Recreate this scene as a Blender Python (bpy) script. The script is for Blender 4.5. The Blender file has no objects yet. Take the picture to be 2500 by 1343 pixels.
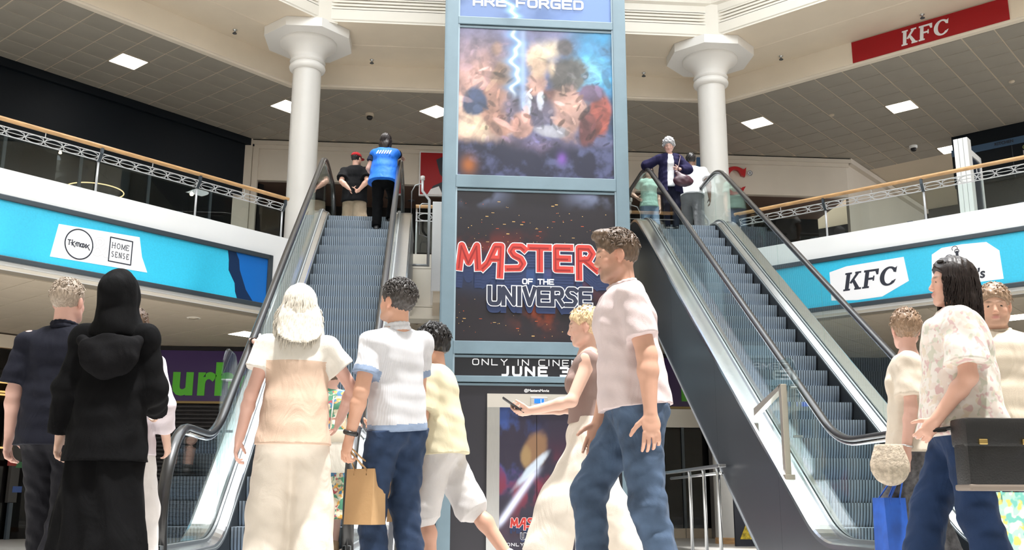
import bpy, bmesh, math, random
import numpy as np
from mathutils import Vector, Matrix
random.seed(7); rng = np.random.default_rng(7)
scn = bpy.context.scene
COL = scn.collection
S2 = math.sqrt(2.0)
PI = math.pi

# ------------------------------------------------------------------ camera, sky, light, exposure
FPX, PITCH, YAW, ROLL = 2446.3, 0.225718, 0.084894, 0.0030845     # focal length for a 2500 px wide frame
EYE = np.array([0.0, 0.0, 0.5])
_f = np.array([math.sin(YAW)*math.cos(PITCH), math.cos(YAW)*math.cos(PITCH), math.sin(PITCH)])
_r = np.array([math.cos(YAW), -math.sin(YAW), 0.0]); _u = np.cross(_r, _f)
_R = _r*math.cos(ROLL)+_u*math.sin(ROLL); _U = -_r*math.sin(ROLL)+_u*math.cos(ROLL)
cam = bpy.data.cameras.new('camera'); cam.sensor_width = 36.0; cam.lens = FPX*36.0/2500.0
cam.clip_start = 0.05; cam.clip_end = 200
cob = bpy.data.objects.new('camera', cam); COL.objects.link(cob)
m4 = Matrix.Identity(4)
for i in range(3):
    m4[i][0], m4[i][1], m4[i][2], m4[i][3] = _R[i], _U[i], -_f[i], EYE[i]
cob.matrix_world = m4
scn.camera = cob
scn.view_settings.view_transform = 'Standard'; scn.view_settings.look = 'None'
scn.view_settings.gamma = 1.0; scn.view_settings.use_curve_mapping = False
scn.view_settings.exposure = 0.78
scn.cycles.transparent_max_bounces = 24
world = bpy.data.worlds.new('sky'); scn.world = world; world.use_nodes = True
wn = world.node_tree.nodes; wl = world.node_tree.links
bg = wn['Background']; bg.inputs['Color'].default_value = (0.93, 0.97, 1.0, 1); bg.inputs['Strength'].default_value = 3.2
sun = bpy.data.lights.new('sun', 'SUN'); sun.energy = 5.0; sun.angle = math.radians(4); sun.color = (1.0, 0.98, 0.95)
so = bpy.data.objects.new('sun', sun); COL.objects.link(so)
so.rotation_euler = Vector((-0.14, 0.16, -1.0)).to_track_quat('-Z', 'Y').to_euler()

# ------------------------------------------------------------------ helpers
def ray(x, y):
    return _f + _R*(x-1250.0)/FPX - _U*(y-671.5)/FPX
def on_y(x, y, Y): d = ray(x, y); return EYE + d*(Y/d[1])
def on_z(x, y, Z): d = ray(x, y); return EYE + d*((Z-0.5)/d[2])
def on_x(x, y, X): d = ray(x, y); return EYE + d*(X/d[0])

_mats = {}
def mat(name, col=(0.8, 0.8, 0.8), rough=0.5, metal=0.0, spec=0.5, noise=0.0, nscale=8.0, bump=0.0, bscale=60.0,
        emit=0.0, coat=0.0, attr=None, sheen=0.0, stretch=None):
    if name in _mats: return _mats[name]
    m = bpy.data.materials.new(name); m.use_nodes = True; _mats[name] = m
    n = m.node_tree.nodes; l = m.node_tree.links; b = n['Principled BSDF']
    c4 = (*col, 1)
    b.inputs['Base Color'].default_value = c4
    b.inputs['Roughness'].default_value = rough; b.inputs['Metallic'].default_value = metal
    b.inputs['Specular IOR Level'].default_value = spec
    if coat: b.inputs['Coat Weight'].default_value = coat; b.inputs['Coat Roughness'].default_value = 0.08
    if sheen: b.inputs['Sheen Weight'].default_value = sheen
    if emit:
        b.inputs['Emission Color'].default_value = c4; b.inputs['Emission Strength'].default_value = emit
    src = None
    if attr:
        a = n.new('ShaderNodeAttribute'); a.attribute_name = attr; src = a.outputs['Color']
        l.new(src, b.inputs['Base Color'])
    if noise or bump:
        tc = n.new('ShaderNodeTexCoord'); vec = tc.outputs['Object']
        if stretch:
            mp = n.new('ShaderNodeMapping'); mp.inputs['Scale'].default_value = stretch
            l.new(vec, mp.inputs['Vector']); vec = mp.outputs['Vector']
    if noise:
        t = n.new('ShaderNodeTexNoise'); t.inputs['Scale'].default_value = nscale; t.inputs['Detail'].default_value = 4
        l.new(vec, t.inputs['Vector'])
        mr = n.new('ShaderNodeMapRange'); mr.inputs['From Min'].default_value = 0.3; mr.inputs['From Max'].default_value = 0.7
        mr.inputs['To Min'].default_value = 1-noise; mr.inputs['To Max'].default_value = 1+noise
        l.new(t.outputs['Fac'], mr.inputs['Value'])
        mx = n.new('ShaderNodeMix'); mx.data_type = 'RGBA'; mx.blend_type = 'MULTIPLY'; mx.inputs['Factor'].default_value = 1.0
        if src: l.new(src, mx.inputs['A'])
        else: mx.inputs['A'].default_value = c4
        l.new(mr.outputs['Result'], mx.inputs['B']); l.new(mx.outputs['Result'], b.inputs['Base Color'])
    if bump:
        t2 = n.new('ShaderNodeTexNoise'); t2.inputs['Scale'].default_value = bscale; t2.inputs['Detail'].default_value = 3
        l.new(vec, t2.inputs['Vector'])
        bp = n.new('ShaderNodeBump'); bp.inputs['Strength'].default_value = bump; bp.inputs['Distance'].default_value = 0.01
        l.new(t2.outputs['Fac'], bp.inputs['Height']); l.new(bp.outputs['Normal'], b.inputs['Normal'])
    return m

def glass_mat(name, tint=(0.93, 0.97, 0.96), refl=1.0, ior=1.5, rough=0.0):
    if name in _mats: return _mats[name]
    m = bpy.data.materials.new(name); m.use_nodes = True; _mats[name] = m
    n = m.node_tree.nodes; l = m.node_tree.links; n.remove(n['Principled BSDF'])
    tr = n.new('ShaderNodeBsdfTransparent'); tr.inputs['Color'].default_value = (*tint, 1)
    gl = n.new('ShaderNodeBsdfGlossy'); gl.inputs['Roughness'].default_value = rough; gl.inputs['Color'].default_value = (refl, refl, refl, 1)
    ge = n.new('ShaderNodeNewGeometry'); dt = n.new('ShaderNodeVectorMath'); dt.operation = 'DOT_PRODUCT'      # Schlick reflection, alike on both faces of the pane
    l.new(ge.outputs['Incoming'], dt.inputs[0]); l.new(ge.outputs['Normal'], dt.inputs[1])
    def mth(op, a_, b_=None):
        q = n.new('ShaderNodeMath'); q.operation = op
        for i, v in enumerate((a_, b_)):
            if v is None: continue
            if isinstance(v, (int, float)): q.inputs[i].default_value = v
            else: l.new(v, q.inputs[i])
        return q.outputs[0]
    c5 = mth('POWER', mth('SUBTRACT', 1.0, mth('ABSOLUTE', dt.outputs['Value'])), 5.0)
    fac = mth('ADD', mth('MULTIPLY', c5, .65), .025)
    mx = n.new('ShaderNodeMixShader')
    l.new(fac, mx.inputs['Fac']); l.new(tr.outputs['BSDF'], mx.inputs[1]); l.new(gl.outputs['BSDF'], mx.inputs[2])
    l.new(mx.outputs['Shader'], n['Material Output'].inputs['Surface'])
    return m

def tag(o, label=None, cat=None, group=None, kind=None):
    if label: o['label'] = label
    if cat: o['category'] = cat
    if group: o['group'] = group
    if kind: o['kind'] = kind
    return o
OFF = {}
def thing(name, label, cat, loc=(0, 0, 0), group=None, rotz=0.0):
    o = bpy.data.objects.new(name, None); COL.objects.link(o); o.empty_display_size = 0.1
    o.location = loc; o.rotation_euler = (0, 0, rotz)
    OFF[o.name] = (Vector(loc), rotz)
    return tag(o, label, cat, group)

class MB:
    """collects shapes, then links them as one mesh object"""
    def __init__(s, M=None): s.v = []; s.f = []; s.mi = []; s.M = M
    def pt(s, p):
        p = Vector(p)
        return s.M @ p if s.M is not None else p
    def face(s, pts, mi=0):
        b = len(s.v); s.v += [s.pt(p) for p in pts]; s.f.append(tuple(range(b, b+len(pts)))); s.mi.append(mi); return s
    def box(s, lo, hi, mi=0, M=None):
        x0, y0, z0 = lo; x1, y1, z1 = hi
        P = [(x0,y0,z0),(x1,y0,z0),(x1,y1,z0),(x0,y1,z0),(x0,y0,z1),(x1,y0,z1),(x1,y1,z1),(x0,y1,z1)]
        if M is not None: P = [M @ Vector(p) for p in P]
        b = len(s.v); s.v += [s.pt(p) for p in P]
        for q in ((0,3,2,1),(4,5,6,7),(0,1,5,4),(1,2,6,5),(2,3,7,6),(3,0,4,7)):
            s.f.append(tuple(b+i for i in q)); s.mi.append(mi)
        return s
    def cbox(s, lo, hi, c, mi=0):
        """box with its edges bevelled by c"""
        x0, y0, z0 = lo; x1, y1, z1 = hi
        bm = bmesh.new(); bmesh.ops.create_cube(bm, size=1)
        for v in bm.verts:
            v.co = Vector(((x0+x1)/2+v.co.x*(x1-x0), (y0+y1)/2+v.co.y*(y1-y0), (z0+z1)/2+v.co.z*(z1-z0)))
        bmesh.ops.bevel(bm, geom=bm.edges[:], offset=c, segments=2, affect='EDGES', profile=0.6)
        return s.bm(bm, mi)
    def bm(s, bm, mi=0):
        b = len(s.v); bm.verts.index_update()
        s.v += [s.pt(v.co) for v in bm.verts]
        for f in bm.faces: s.f.append(tuple(b+v.index for v in f.verts)); s.mi.append(mi)
        bm.free(); return s
    def prism(s, pts, d, mi=0, cap=True):
        """polygon pts (3-D) swept by vector d"""
        d = Vector(d); P = [Vector(p) for p in pts]; n = len(P); b = len(s.v)
        s.v += [s.pt(p) for p in P]+[s.pt(p+d) for p in P]
        if cap:
            s.f.append(tuple(b+i for i in range(n))[::-1]); s.mi.append(mi)
            s.f.append(tuple(b+n+i for i in range(n))); s.mi.append(mi)
        for i in range(n):
            j = (i+1) % n; s.f.append((b+i, b+j, b+n+j, b+n+i)); s.mi.append(mi)
        return s
    def tube(s, path, r, n=8, mi=0, cap=True, up=(0, 0, 1), ry=None):
        P = [Vector(p) for p in path]; b = len(s.v); k = len(P)
        rr = r if hasattr(r, '__len__') else [r]*k
        for i, p in enumerate(P):
            t = (P[min(i+1, k-1)]-P[max(i-1, 0)])
            t = t.normalized() if t.length > 1e-9 else Vector((0, 0, 1))
            a = t.cross(Vector(up))
            if a.length < 1e-4: a = t.cross(Vector((1, 0, 0)))
            a.normalize(); c = a.cross(t).normalized()
            q = ry if ry is not None else rr[i]
            for j in range(n):
                th = 2*PI*j/n; s.v.append(s.pt(p+a*(rr[i]*math.cos(th))+c*(q*math.sin(th))))
        for i in range(k-1):
            for j in range(n):
                j2 = (j+1) % n; s.f.append((b+i*n+j, b+i*n+j2, b+(i+1)*n+j2, b+(i+1)*n+j)); s.mi.append(mi)
        if cap:
            s.f.append(tuple(b+j for j in range(n))[::-1]); s.mi.append(mi)
            s.f.append(tuple(b+(k-1)*n+j for j in range(n))); s.mi.append(mi)
        return s
    def lathe(s, prof, c=(0, 0, 0), n=32, mi=0):
        b = len(s.v); k = len(prof); c = Vector(c)
        for r, z in prof:
            for j in range(n):
                th = 2*PI*j/n; s.v.append(s.pt(c+Vector((r*math.cos(th), r*math.sin(th), z))))
        for i in range(k-1):
            for j in range(n):
                j2 = (j+1) % n; s.f.append((b+i*n+j, b+i*n+j2, b+(i+1)*n+j2, b+(i+1)*n+j)); s.mi.append(mi)
        s.f.append(tuple(b+j for j in range(n))[::-1]); s.mi.append(mi)
        s.f.append(tuple(b+(k-1)*n+j for j in range(n))); s.mi.append(mi)
        return s
    def build(s, name, mats, parent=None, smooth=False, kind=None, label=None, fix=True):
        me = bpy.data.meshes.new(name)
        V = s.v
        if parent is not None and fix:
            o0, rz = OFF[parent.name]; Mi = Matrix.Rotation(-rz, 4, 'Z'); V = [Mi @ (p-o0) for p in V]
        me.from_pydata([tuple(p) for p in V], [], s.f)
        ms = mats if isinstance(mats, (list, tuple)) else [mats]
        for m in ms: me.materials.append(m)
        if len(ms) > 1: me.polygons.foreach_set('material_index', s.mi)
        if smooth:
            me.polygons.foreach_set('use_smooth', [True]*len(me.polygons))
            if smooth is not True:
                me.set_sharp_from_angle(angle=math.radians(smooth))
        me.update()
        o = bpy.data.objects.new(name, me); COL.objects.link(o)
        if parent is not None: o.parent = parent; OFF[o.name] = OFF[parent.name]
        else: OFF[o.name] = (Vector((0, 0, 0)), 0.0)
        if kind: o['kind'] = kind
        if label: o['label'] = label
        return o

def struct(name, mb, m, parent=None, smooth=False):
    return mb.build(name, m, parent, smooth, kind=None if parent is not None else 'structure')
def dup(o, parent=None, loc=None, name=None):
    c = o.copy(); COL.objects.link(c)
    if parent is not None: c.parent = parent
    if loc is not None: c.location = loc
    OFF[c.name] = OFF.get(o.name, (Vector((0, 0, 0)), 0.0))
    return c
def dup_tree(o, parent=None):
    c = dup(o, parent)
    for ch in list(o.children): dup_tree(ch, c)
    return c

# ------------------------------------------------------------------ drawn letters: pen strokes in a unit box
def arc(cx, cy, rx, ry, a0, a1, n=10):
    return [(cx+rx*math.cos(math.radians(a0+(a1-a0)*i/n)), cy+ry*math.sin(math.radians(a0+(a1-a0)*i/n))) for i in range(n+1)]
def rr(x0, y0, x1, y1, r):
    return (arc(x1-r, y1-r, r, r, 0, 90, 4)+arc(x0+r, y1-r, r, r, 90, 180, 4)+arc(x0+r, y0+r, r, r, 180, 270, 4)+arc(x1-r, y0+r, r, r, 270, 360, 4))
_O = rr(0, 0, 1, 1, .28)
GL = {
 'A': [[(0,0),(0,.72)]+arc(.28,.72,.28,.28,180,90,4)+[(.72,1)]+arc(.72,.72,.28,.28,90,0,4)+[(1,0)], [(0,.38),(1,.38)]],
 'C': [[(1,.0),(.28,0)]+arc(.28,.28,.28,.28,270,180,4)+arc(.28,.72,.28,.28,180,90,4)+[(1,1)]],
 'D': [[(0,0),(0,1),(.7,1)]+arc(.7,.7,.3,.3,90,0,4)+arc(.7,.3,.3,.3,0,-90,4)+[(0,0)]],
 'E': [[(1,0),(0,0),(0,1),(1,1)], [(0,.5),(.85,.5)]],
 'F': [[(0,0),(0,1),(1,1)], [(0,.48),(.85,.48)]],
 'G': [[(1,1),(.28,1)]+arc(.28,.72,.28,.28,90,180,4)+arc(.28,.28,.28,.28,180,270,4)+[(1,0),(1,.48),(.55,.48)]],
 'H': [[(0,0),(0,1)],[(1,0),(1,1)],[(0,.5),(1,.5)]],
 'I': [[(.5,0),(.5,1)]],
 'J': [[(.9,1),(.9,.3)]+arc(.6,.3,.3,.3,0,-90,4)+[(.1,0)]],
 'L': [[(0,1),(0,0),(.95,0)]],
 'M': [[(0,0),(0,1),(.5,.3),(1,1),(1,0)]],
 'N': [[(0,0),(0,1),(1,0),(1,1)]],
 'O': [_O+[_O[0]]],
 'R': [[(0,0),(0,1),(.72,1)]+arc(.72,.74,.26,.26,90,-90,6)+[(0,.48)], [(.5,.48),(1,0)]],
 'S': [[(1,1),(.25,1)]+arc(.25,.76,.24,.24,90,270,6)+[(.75,.52)]+arc(.75,.26,.26,.26,90,-90,6)+[(0,0)]],
 'T': [[(0,1),(1,1)],[(.5,1),(.5,0)]],
 'U': [[(0,1),(0,.28)]+arc(.28,.28,.28,.28,180,270,4)+[(.72,0)]+arc(.72,.28,.28,.28,270,360,4)+[(1,1)]],
 'V': [[(0,1),(.5,0),(1,1)]],
 'Y': [[(0,1),(.5,.5),(1,1)],[(.5,.5),(.5,0)]],
 '3': [[(0,1),(.75,1)]+arc(.75,.76,.24,.24,90,-90,6)+[(.3,.52)],[(.3,.52),(.75,.52)]+arc(.75,.26,.26,.26,90,-90,6)+[(0,0)]],
}
WID = {'I': .25, 'M': 1.25, 'J': .8, ' ': .6, 'N': 1.05}
def pen(mb, line, w, z, mi=0, cap=0.5):
    def lift_(): mb.k = getattr(mb, 'k', 0)+1; return z+mb.k*3e-5
    """one pen stroke as flat quads with round joints, in the x-y plane at height z"""
    n = len(line)
    for i in range(n-1):
        a = Vector((*line[i], 0)); b = Vector((*line[i+1], 0)); d = b-a
        if d.length < 1e-7: continue
        d.normalize(); p = Vector((-d.y, d.x, 0))*w/2
        e0 = d*(w*cap) if i == 0 else Vector(); e1 = d*(w*cap) if i == n-2 else Vector()
        q = [a-e0-p, b+e1-p, b+e1+p, a-e0+p]
        zz = lift_(); mb.face([(v.x, v.y, zz) for v in q], mi)
        if 0 < i:
            c = a; k = 10
            zz = lift_(); mb.face([(c.x+w/2*math.cos(2*PI*j/k), c.y+w/2*math.sin(2*PI*j/k), zz) for j in range(k)], mi)
def write(mb, text, h, aspect=.75, w=.12, gap=.3, z=0, mi=0, center=True, shear=0, x0=0, y0=0, glyphs=GL, cap=0.5):
    """text of stroke letters: cap height h, letter width aspect*h"""
    adv = []; x = 0
    for ch in text:
        wd = WID.get(ch, 1)*aspect*h; adv.append((ch, x, wd)); x += wd+gap*h
    tot = x-gap*h; ox = x0-(tot/2 if center else 0)
    for ch, px, wd in adv:
        for line in glyphs.get(ch, []):
            pts = [(ox+px+u*wd+shear*v*h, y0+v*h) for u, v in line]
            pen(mb, pts, w*h, z, mi, cap)
    return tot
def plane_matrix(o, ex, ey):
    ex = Vector(ex).normalized(); ey = Vector(ey).normalized(); ez = ex.cross(ey)
    M = Matrix.Identity(4)
    for i in range(3): M[i][0], M[i][1], M[i][2], M[i][3] = ex[i], ey[i], ez[i], o[i]
    return M
def text_mesh(body, size, M, name, m, parent, offset=0.0, extrude=0.002, align='CENTER', sx=1.0, shear=0.0):
    cu = bpy.data.curves.new(name, 'FONT'); cu.body = body; cu.size = size; cu.align_x = align; cu.align_y = 'CENTER'
    cu.offset = offset; cu.extrude = extrude; cu.shear = shear; cu.resolution_u = 3
    to = bpy.data.objects.new(name, cu); COL.objects.link(to)
    dg = bpy.context.evaluated_depsgraph_get(); me = bpy.data.meshes.new_from_object(to.evaluated_get(dg))
    bpy.data.objects.remove(to)
    mb = MB(M)
    mb.v = [M @ Vector((v.co.x*sx, v.co.y, v.co.z)) for v in me.vertices]
    mb.f = [tuple(p.vertices) for p in me.polygons]; mb.mi = [0]*len(mb.f)
    bpy.data.meshes.remove(me)
    o = mb.build(name, m, parent)
    if name == 'lettering': o['kind'] = 'stuff'
    return o
# ------------------------------------------------------------------ materials of the building
M_FASCIA = mat('white_paint', (0.86, 0.86, 0.86), 0.45, noise=0.02, nscale=1.5)
M_BEIGE = mat('beige_paint', (0.77, 0.66, 0.52), 0.55, noise=0.03, nscale=2)
M_BULK = mat('bulkhead_paint', (0.86, 0.755, 0.62), 0.55, noise=0.02, nscale=2)
M_CORNICE = mat('cream_paint', (0.80, 0.75, 0.66), 0.5, noise=0.02, nscale=2)
M_COLUMN = mat('column_paint', (0.72, 0.69, 0.65), 0.4, noise=0.02, nscale=2)
M_CAPITAL = mat('capital_paint', (0.84, 0.81, 0.77), 0.45)
M_TILE = mat('metal_ceiling_tile', (0.35, 0.315, 0.265), 0.55, noise=0.06, nscale=1.2)
M_TBAR = mat('ceiling_grid_paint', (0.66, 0.56, 0.43), 0.6)
M_LTILE = mat('lower_ceiling_tile', (0.47, 0.40, 0.31), 0.6, noise=0.04, nscale=1.0)
M_LGAP = mat('lower_ceiling_gap', (0.22, 0.19, 0.15), 0.8)
M_NAVY = mat('navy_panel', (0.003, 0.006, 0.010), 0.55, spec=0.25)
M_DARK = mat('dark_interior', (0.014, 0.012, 0.012), 0.6, spec=0.2)
M_BROWN = mat('brown_interior', (0.16, 0.10, 0.075), 0.6)
M_BWALL = mat('back_wall_paint', (0.68, 0.60, 0.51), 0.55, noise=0.03, nscale=1.5)
M_FLOOR = mat('floor_tile', (0.66, 0.64, 0.61), 0.25, noise=0.06, nscale=1.0)
M_STEEL = mat('brushed_steel', (0.62, 0.63, 0.64), 0.28, metal=1.0, noise=0.05, nscale=6, stretch=(30, 1, 1))
M_BRIGHT = mat('satin_steel', (0.74, 0.75, 0.77), 0.20, metal=1.0, noise=0.04, nscale=20)
M_RAILSTEEL = mat('painted_rail_steel', (0.62, 0.63, 0.65), 0.35, metal=0.3)
M_WOOD = mat('oak_handrail', (0.62, 0.36, 0.16), 0.35, noise=0.22, nscale=5, stretch=(1, 1, 8), coat=0.3)
M_GLASS = glass_mat('balustrade_glass', (0.90, 0.95, 0.94), 1.0)
M_SHOPGLASS = glass_mat('shopfront_glass', (0.55, 0.58, 0.60), 1.0)
M_FRAME = mat('banner_frame_metal', (0.06, 0.075, 0.09), 0.35, metal=0.4)
M_BLACK = mat('black_rubber', (0.014, 0.014, 0.015), 0.28, coat=0.25)
M_SLATE = mat('slate_blue_paint', (0.155, 0.22, 0.26), 0.4, noise=0.06, nscale=3, bump=0.05, bscale=20)
M_LED = mat('led_panel', (1.0, 0.98, 0.95), 0.5, emit=9.0)
M_WARM = mat('warm_lamp', (1.0, 0.72, 0.36), 0.5, emit=14.0)
M_DOWN = mat('downlight_lamp', (1.0, 0.90, 0.72), 0.5, emit=12.0)
M_RED = mat('sign_red', (0.36, 0.010, 0.014), 0.45, spec=.25)
M_WHITE = mat('print_white', (0.86, 0.85, 0.87), 0.45)
M_INK = mat('print_ink', (0.018, 0.021, 0.035), 0.5)
M_CYAN = mat('print_cyan', (0.035, 0.50, 0.74), 0.42, noise=0.06, nscale=40)
M_BLUE = mat('print_blue', (0.004, 0.13, 0.47), 0.42)
M_NAVYPRINT = mat('print_navy', (0.004, 0.022, 0.075), 0.42)
M_PURPLE = mat('sign_purple', (0.035, 0.012, 0.085), 0.3)
M_GREEN = mat('sign_green', (0.08, 0.42, 0.02), 0.35)

# ------------------------------------------------------------------ the octagonal void: one frame for each gallery side
HL, HU, ZF, ZU, ZC, ZS = 3.9, 5.35, -0.2, 5.05, 9.4, 9.88     # lower soffit, upstand top, floors, ceilings
OL, OR = Vector((-2.29, 18.78, 0)), Vector((5.80, 18.78, 0))
SIDE = 8.09
CXY = Vector((1.755, 9.014, 0)); APO = 9.766
def frame(o, u, n):
    M = Matrix.Identity(4)
    for i in range(3): M[i][0], M[i][1], M[i][2], M[i][3] = u[i], n[i], (0, 0, 1)[i], o[i]
    return M
h = 1/S2
ML = frame(OL, (-h, -h, 0), (-h, h, 0))          # d runs from the back corner towards the viewer, then outward
MR = frame(OR, (h, -h, 0), (h, h, 0))
MBK = frame(OL, (1, 0, 0), (0, 1, 0))
T225 = math.tan(PI/8)
def octp(k, off, z):
    """corner k of the octagon pushed outward by off (k=0 back left corner, counting towards the left)"""
    r = (APO+off)/math.cos(PI/8); a = PI/2+PI/8+k*PI/4
    return (CXY.x+r*math.cos(a), CXY.y+r*math.sin(a), z)
def strip(mb, ks, prof, mi=0):
    for k in ks:
        for (o0, z0), (o1, z1) in zip(prof[:-1], prof[1:]):
            mb.face([octp(k, o0, z0), octp(k+1, o0, z0), octp(k+1, o1, z1), octp(k, o1, z1)], mi)
    return mb
LEFT, BACK, RIGHT = [0], [7], [6]
OTHER = [1, 2, 3, 4, 5]

struct('floor', MB().box((-40, -30, ZF-0.2), (45, 60, ZF)), M_FLOOR)
struct('floor_front', MB().box((-12, -8, ZF), (16, 6.9, 0.0)), M_FLOOR)
# left and right gallery edges: white fascia, upstand, floor slab
for nm, ks in (('left', LEFT), ('right', RIGHT)):
    struct('trim_fascia_'+nm, strip(MB(), ks, [(0.30, HL), (0, HL), (0, HU), (0.16, HU), (0.16, ZU)]), M_FASCIA)
    struct('floor_upper_'+nm, strip(MB(), ks, [(0.16, ZU), (14.0, ZU)]), M_FLOOR)
struct('trim_fascia_back', strip(MB(), BACK, [(0.30, HL), (-0.2, HL), (-0.2, 4.12), (-0.17, 4.125), (-0.2, 4.13), (-0.2, 4.86), (-0.17, 4.865), (-0.2, 4.87), (-0.2, ZU+.1), (0.1, ZU+.1), (.1, ZU)]), M_CORNICE)
struct('floor_upper_back', strip(MB(), BACK, [(0.1, ZU), (9.0, ZU)]), M_FLOOR)
# high bulkhead, soffit and cornice with air slots
for nm, ks in (('left', LEFT), ('back', BACK), ('right', RIGHT)):
    struct('trim_bulkhead_'+nm, strip(MB(), ks, [(2.02, ZC-.012), (1.98, ZC-.03), (1.86, ZC-.03), (1.84, ZC), (1.8, ZC), (1.8, ZS)]), M_BULK)
    struct('ceiling_soffit_'+nm, strip(MB(), ks, [(1.8, ZS), (0.82, ZS), (0.80, ZS+.012), (0.78, ZS), (-0.22, ZS)]), M_BEIGE)
    co = struct('trim_cornice_'+nm, strip(MB(), ks, [(-0.22, ZS), (-0.22, ZS+.03), (-0.24, ZS+.05), (-0.24, 10.14), (0.06, 10.14), (0.06, 10.40), (-0.24, 10.40),
            (-0.24, 10.56), (-0.30, 10.60), (-0.30, 10.72), (-0.24, 10.74), (-0.24, 10.86), (-0.34, 10.92), (-0.34, 11.05), (-0.26, 11.08), (-0.26, 11.9)]), M_CORNICE)
    struct('vent_backing', strip(MB(), ks, [(-0.24, 10.142), (-0.02, 10.143), (-0.02, 10.398), (-0.24, 10.399)]), M_DARK, co)
    for i in range(4):
        z0 = 10.145+i*0.072
        struct('slat', strip(MB(), ks, [(-0.10, z0+.006), (-0.24, z0+.006), (-0.24, z0+.050), (-0.10, z0+.050)]), M_CORNICE, co)
    for i, dd in enumerate((-1, 1)):
        pass
for k in (0, 7):                                                     # corner piers of the cornice
    a = PI/2+PI/8+k*PI/4
    p = Vector(octp(k, -0.27, 0)); n_ = Vector((math.cos(a), math.sin(a), 0)); t_ = Vector((-n_.y, n_.x, 0))
    M = frame(p, t_, n_)
    mb = MB(M); mb.box((-0.27, -0.02, ZS-.03), (0.27, 0.3, 10.75)); mb.box((-0.31, -0.06, 10.75), (0.31, 0.3, 10.86)); mb.box((-0.27, -0.04, 10.86), (0.27, 0.3, 11.9))
    struct('trim_pier', mb, M_CORNICE)
# the five sides around and behind the viewer
prof = [(3.7, ZF), (3.7, HL), (0, HL), (0, HU), (0.16, HU), (0.16, ZU), (5.4, ZU), (5.4, ZC), (1.8, ZC), (1.8, ZS), (-0.22, ZS), (-0.26, 11.9)]
struct('wall_front', strip(MB(), OTHER, prof), M_CORNICE)
# glazed roof over the void: white beams, open to the sky between
mb = MB()
for i in range(-4, 5):
    x = CXY.x+i*2.2; w = math.sqrt(max(0, 10.4**2-(i*2.2)**2))
    mb.box((x-.09, CXY.y-w, 11.9), (x+.09, CXY.y+w, 12.3))
struct('roof_beam', mb, M_CORNICE)
struct('unseen_shade_ring', strip(MB(), range(8), [(-0.2, 11.9), (-1.7, 11.9), (-1.7, 12.3), (-0.2, 12.3)]), M_CORNICE)  # solid ring added out of view to keep sky light off cornice and capitals

# ------------------------------------------------------------------ upper ceiling: metal tiles on a grid, light panels let in
def grid_xy(a, b): return ((a-b)/S2, (a+b)/S2)                        # a runs right-and-back, b left-and-back
def side_off(x, y):
    return max((y-x-21.07)/S2, y-18.78, (x+y-24.58)/S2)
lights = [(-6.29, 19.78), (-3.34, 21.96), (0.18, 22.08), (7.49, 22.07), (10.62, 20.76), (13.3, 23.49)]
PHA, PHB = 0.6*0.42, 16.709+.22
def cell(x, y):
    a, b = (x+y)/S2, (y-x)/S2
    return (math.floor((a-PHA)/.6), math.floor((b-PHB)/.6))
lit = {cell(*p): p for p in lights}
def tile_mesh(name, w, t, m, c=0.006):
    mb = MB(); mb.v = [Vector(p) for p in ((-w,-w,t),(w,-w,t),(w,w,t),(-w,w,t),(-w,-w,c),(w,-w,c),(w,w,c),(-w,w,c),(-w+c,-w+c,0),(w-c,-w+c,0),(w-c,w-c,0),(-w+c,w-c,0))]
    for i in range(4):
        j = (i+1) % 4
        mb.f += [(i, j, 4+j, 4+i), (4+i, 4+j, 8+j, 8+i)]
    mb.f += [(8, 9, 10, 11)]; mb.mi = [0]*9
    me = bpy.data.meshes.new(name); me.from_pydata([tuple(v) for v in mb.v], [], mb.f); me.materials.append(m); return me
def lay_tiles(root, me, cells, z, ph):
    for (ia, ib) in cells:
        x, y = grid_xy(ph[0]+(ia+.5)*.6, ph[1]+(ib+.5)*.6)
        o = bpy.data.objects.new('tile', me); COL.objects.link(o); o.parent = root
        o.location = (x, y, z+rng.uniform(-.0015, .0015)); o.rotation_euler = (0, 0, PI/4)
cl = struct('ceiling_upper_left', strip(MB(), LEFT+BACK, [(1.85, ZC+.012), (6.5, ZC+.012)]), M_TBAR)
cr = struct('ceiling_upper_right', strip(MB(), RIGHT, [(1.85, ZC+.012), (14, ZC+.012)]), M_TBAR)
TM = tile_mesh('ceiling_tile', .2875, .02, M_TILE)
sets = {0: [], 1: []}; edge = []
for ia in range(-5, 60):
    for ib in range(-30, 20):
        x, y = grid_xy(PHA+(ia+.5)*.6, PHB+(ib+.5)*.6)
        so_ = side_off(x, y)
        if so_ < 1.8-.40: continue
        if (ia, ib) in lit: continue
        if so_ < 1.8+.46:
            edge.append((ia, ib)); continue
        if x < 1.7:
            if so_ > 5.5 or (y-x-21.07)/S2 > 5.4 or y > 24.1: continue
            if x < -9.2: continue
            sets[0].append((ia, ib))
        else:
            d = ((x-5.8)+(18.78-y))/S2
            if y > 24.2 and x < 10.8: continue
            px = np.array([x, y, ZC])-EYE; zc = px@_f
            if zc < 1: continue
            u, v = 1250+FPX*(px@_R)/zc, 671.5-FPX*(px@_U)/zc
            if u > 2620 or v < -60 or v > 520 or so_ > 8.6: continue
            sets[1].append((ia, ib))
lay_tiles(cl, TM, sets[0][:298], ZC, (PHA, PHB)); lay_tiles(cr, TM, sets[1][:298], ZC, (PHA, PHB))
def clip(poly, n, c):
    out = []
    for i in range(len(poly)):
        p, q = poly[i], poly[(i+1) % len(poly)]; a, b = n[0]*p[0]+n[1]*p[1]-c, n[0]*q[0]+n[1]*q[1]-c
        if a >= 0: out.append(p)
        if (a >= 0) != (b >= 0): t = a/(a-b); out.append((p[0]+t*(q[0]-p[0]), p[1]+t*(q[1]-p[1])))
    return out
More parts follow.
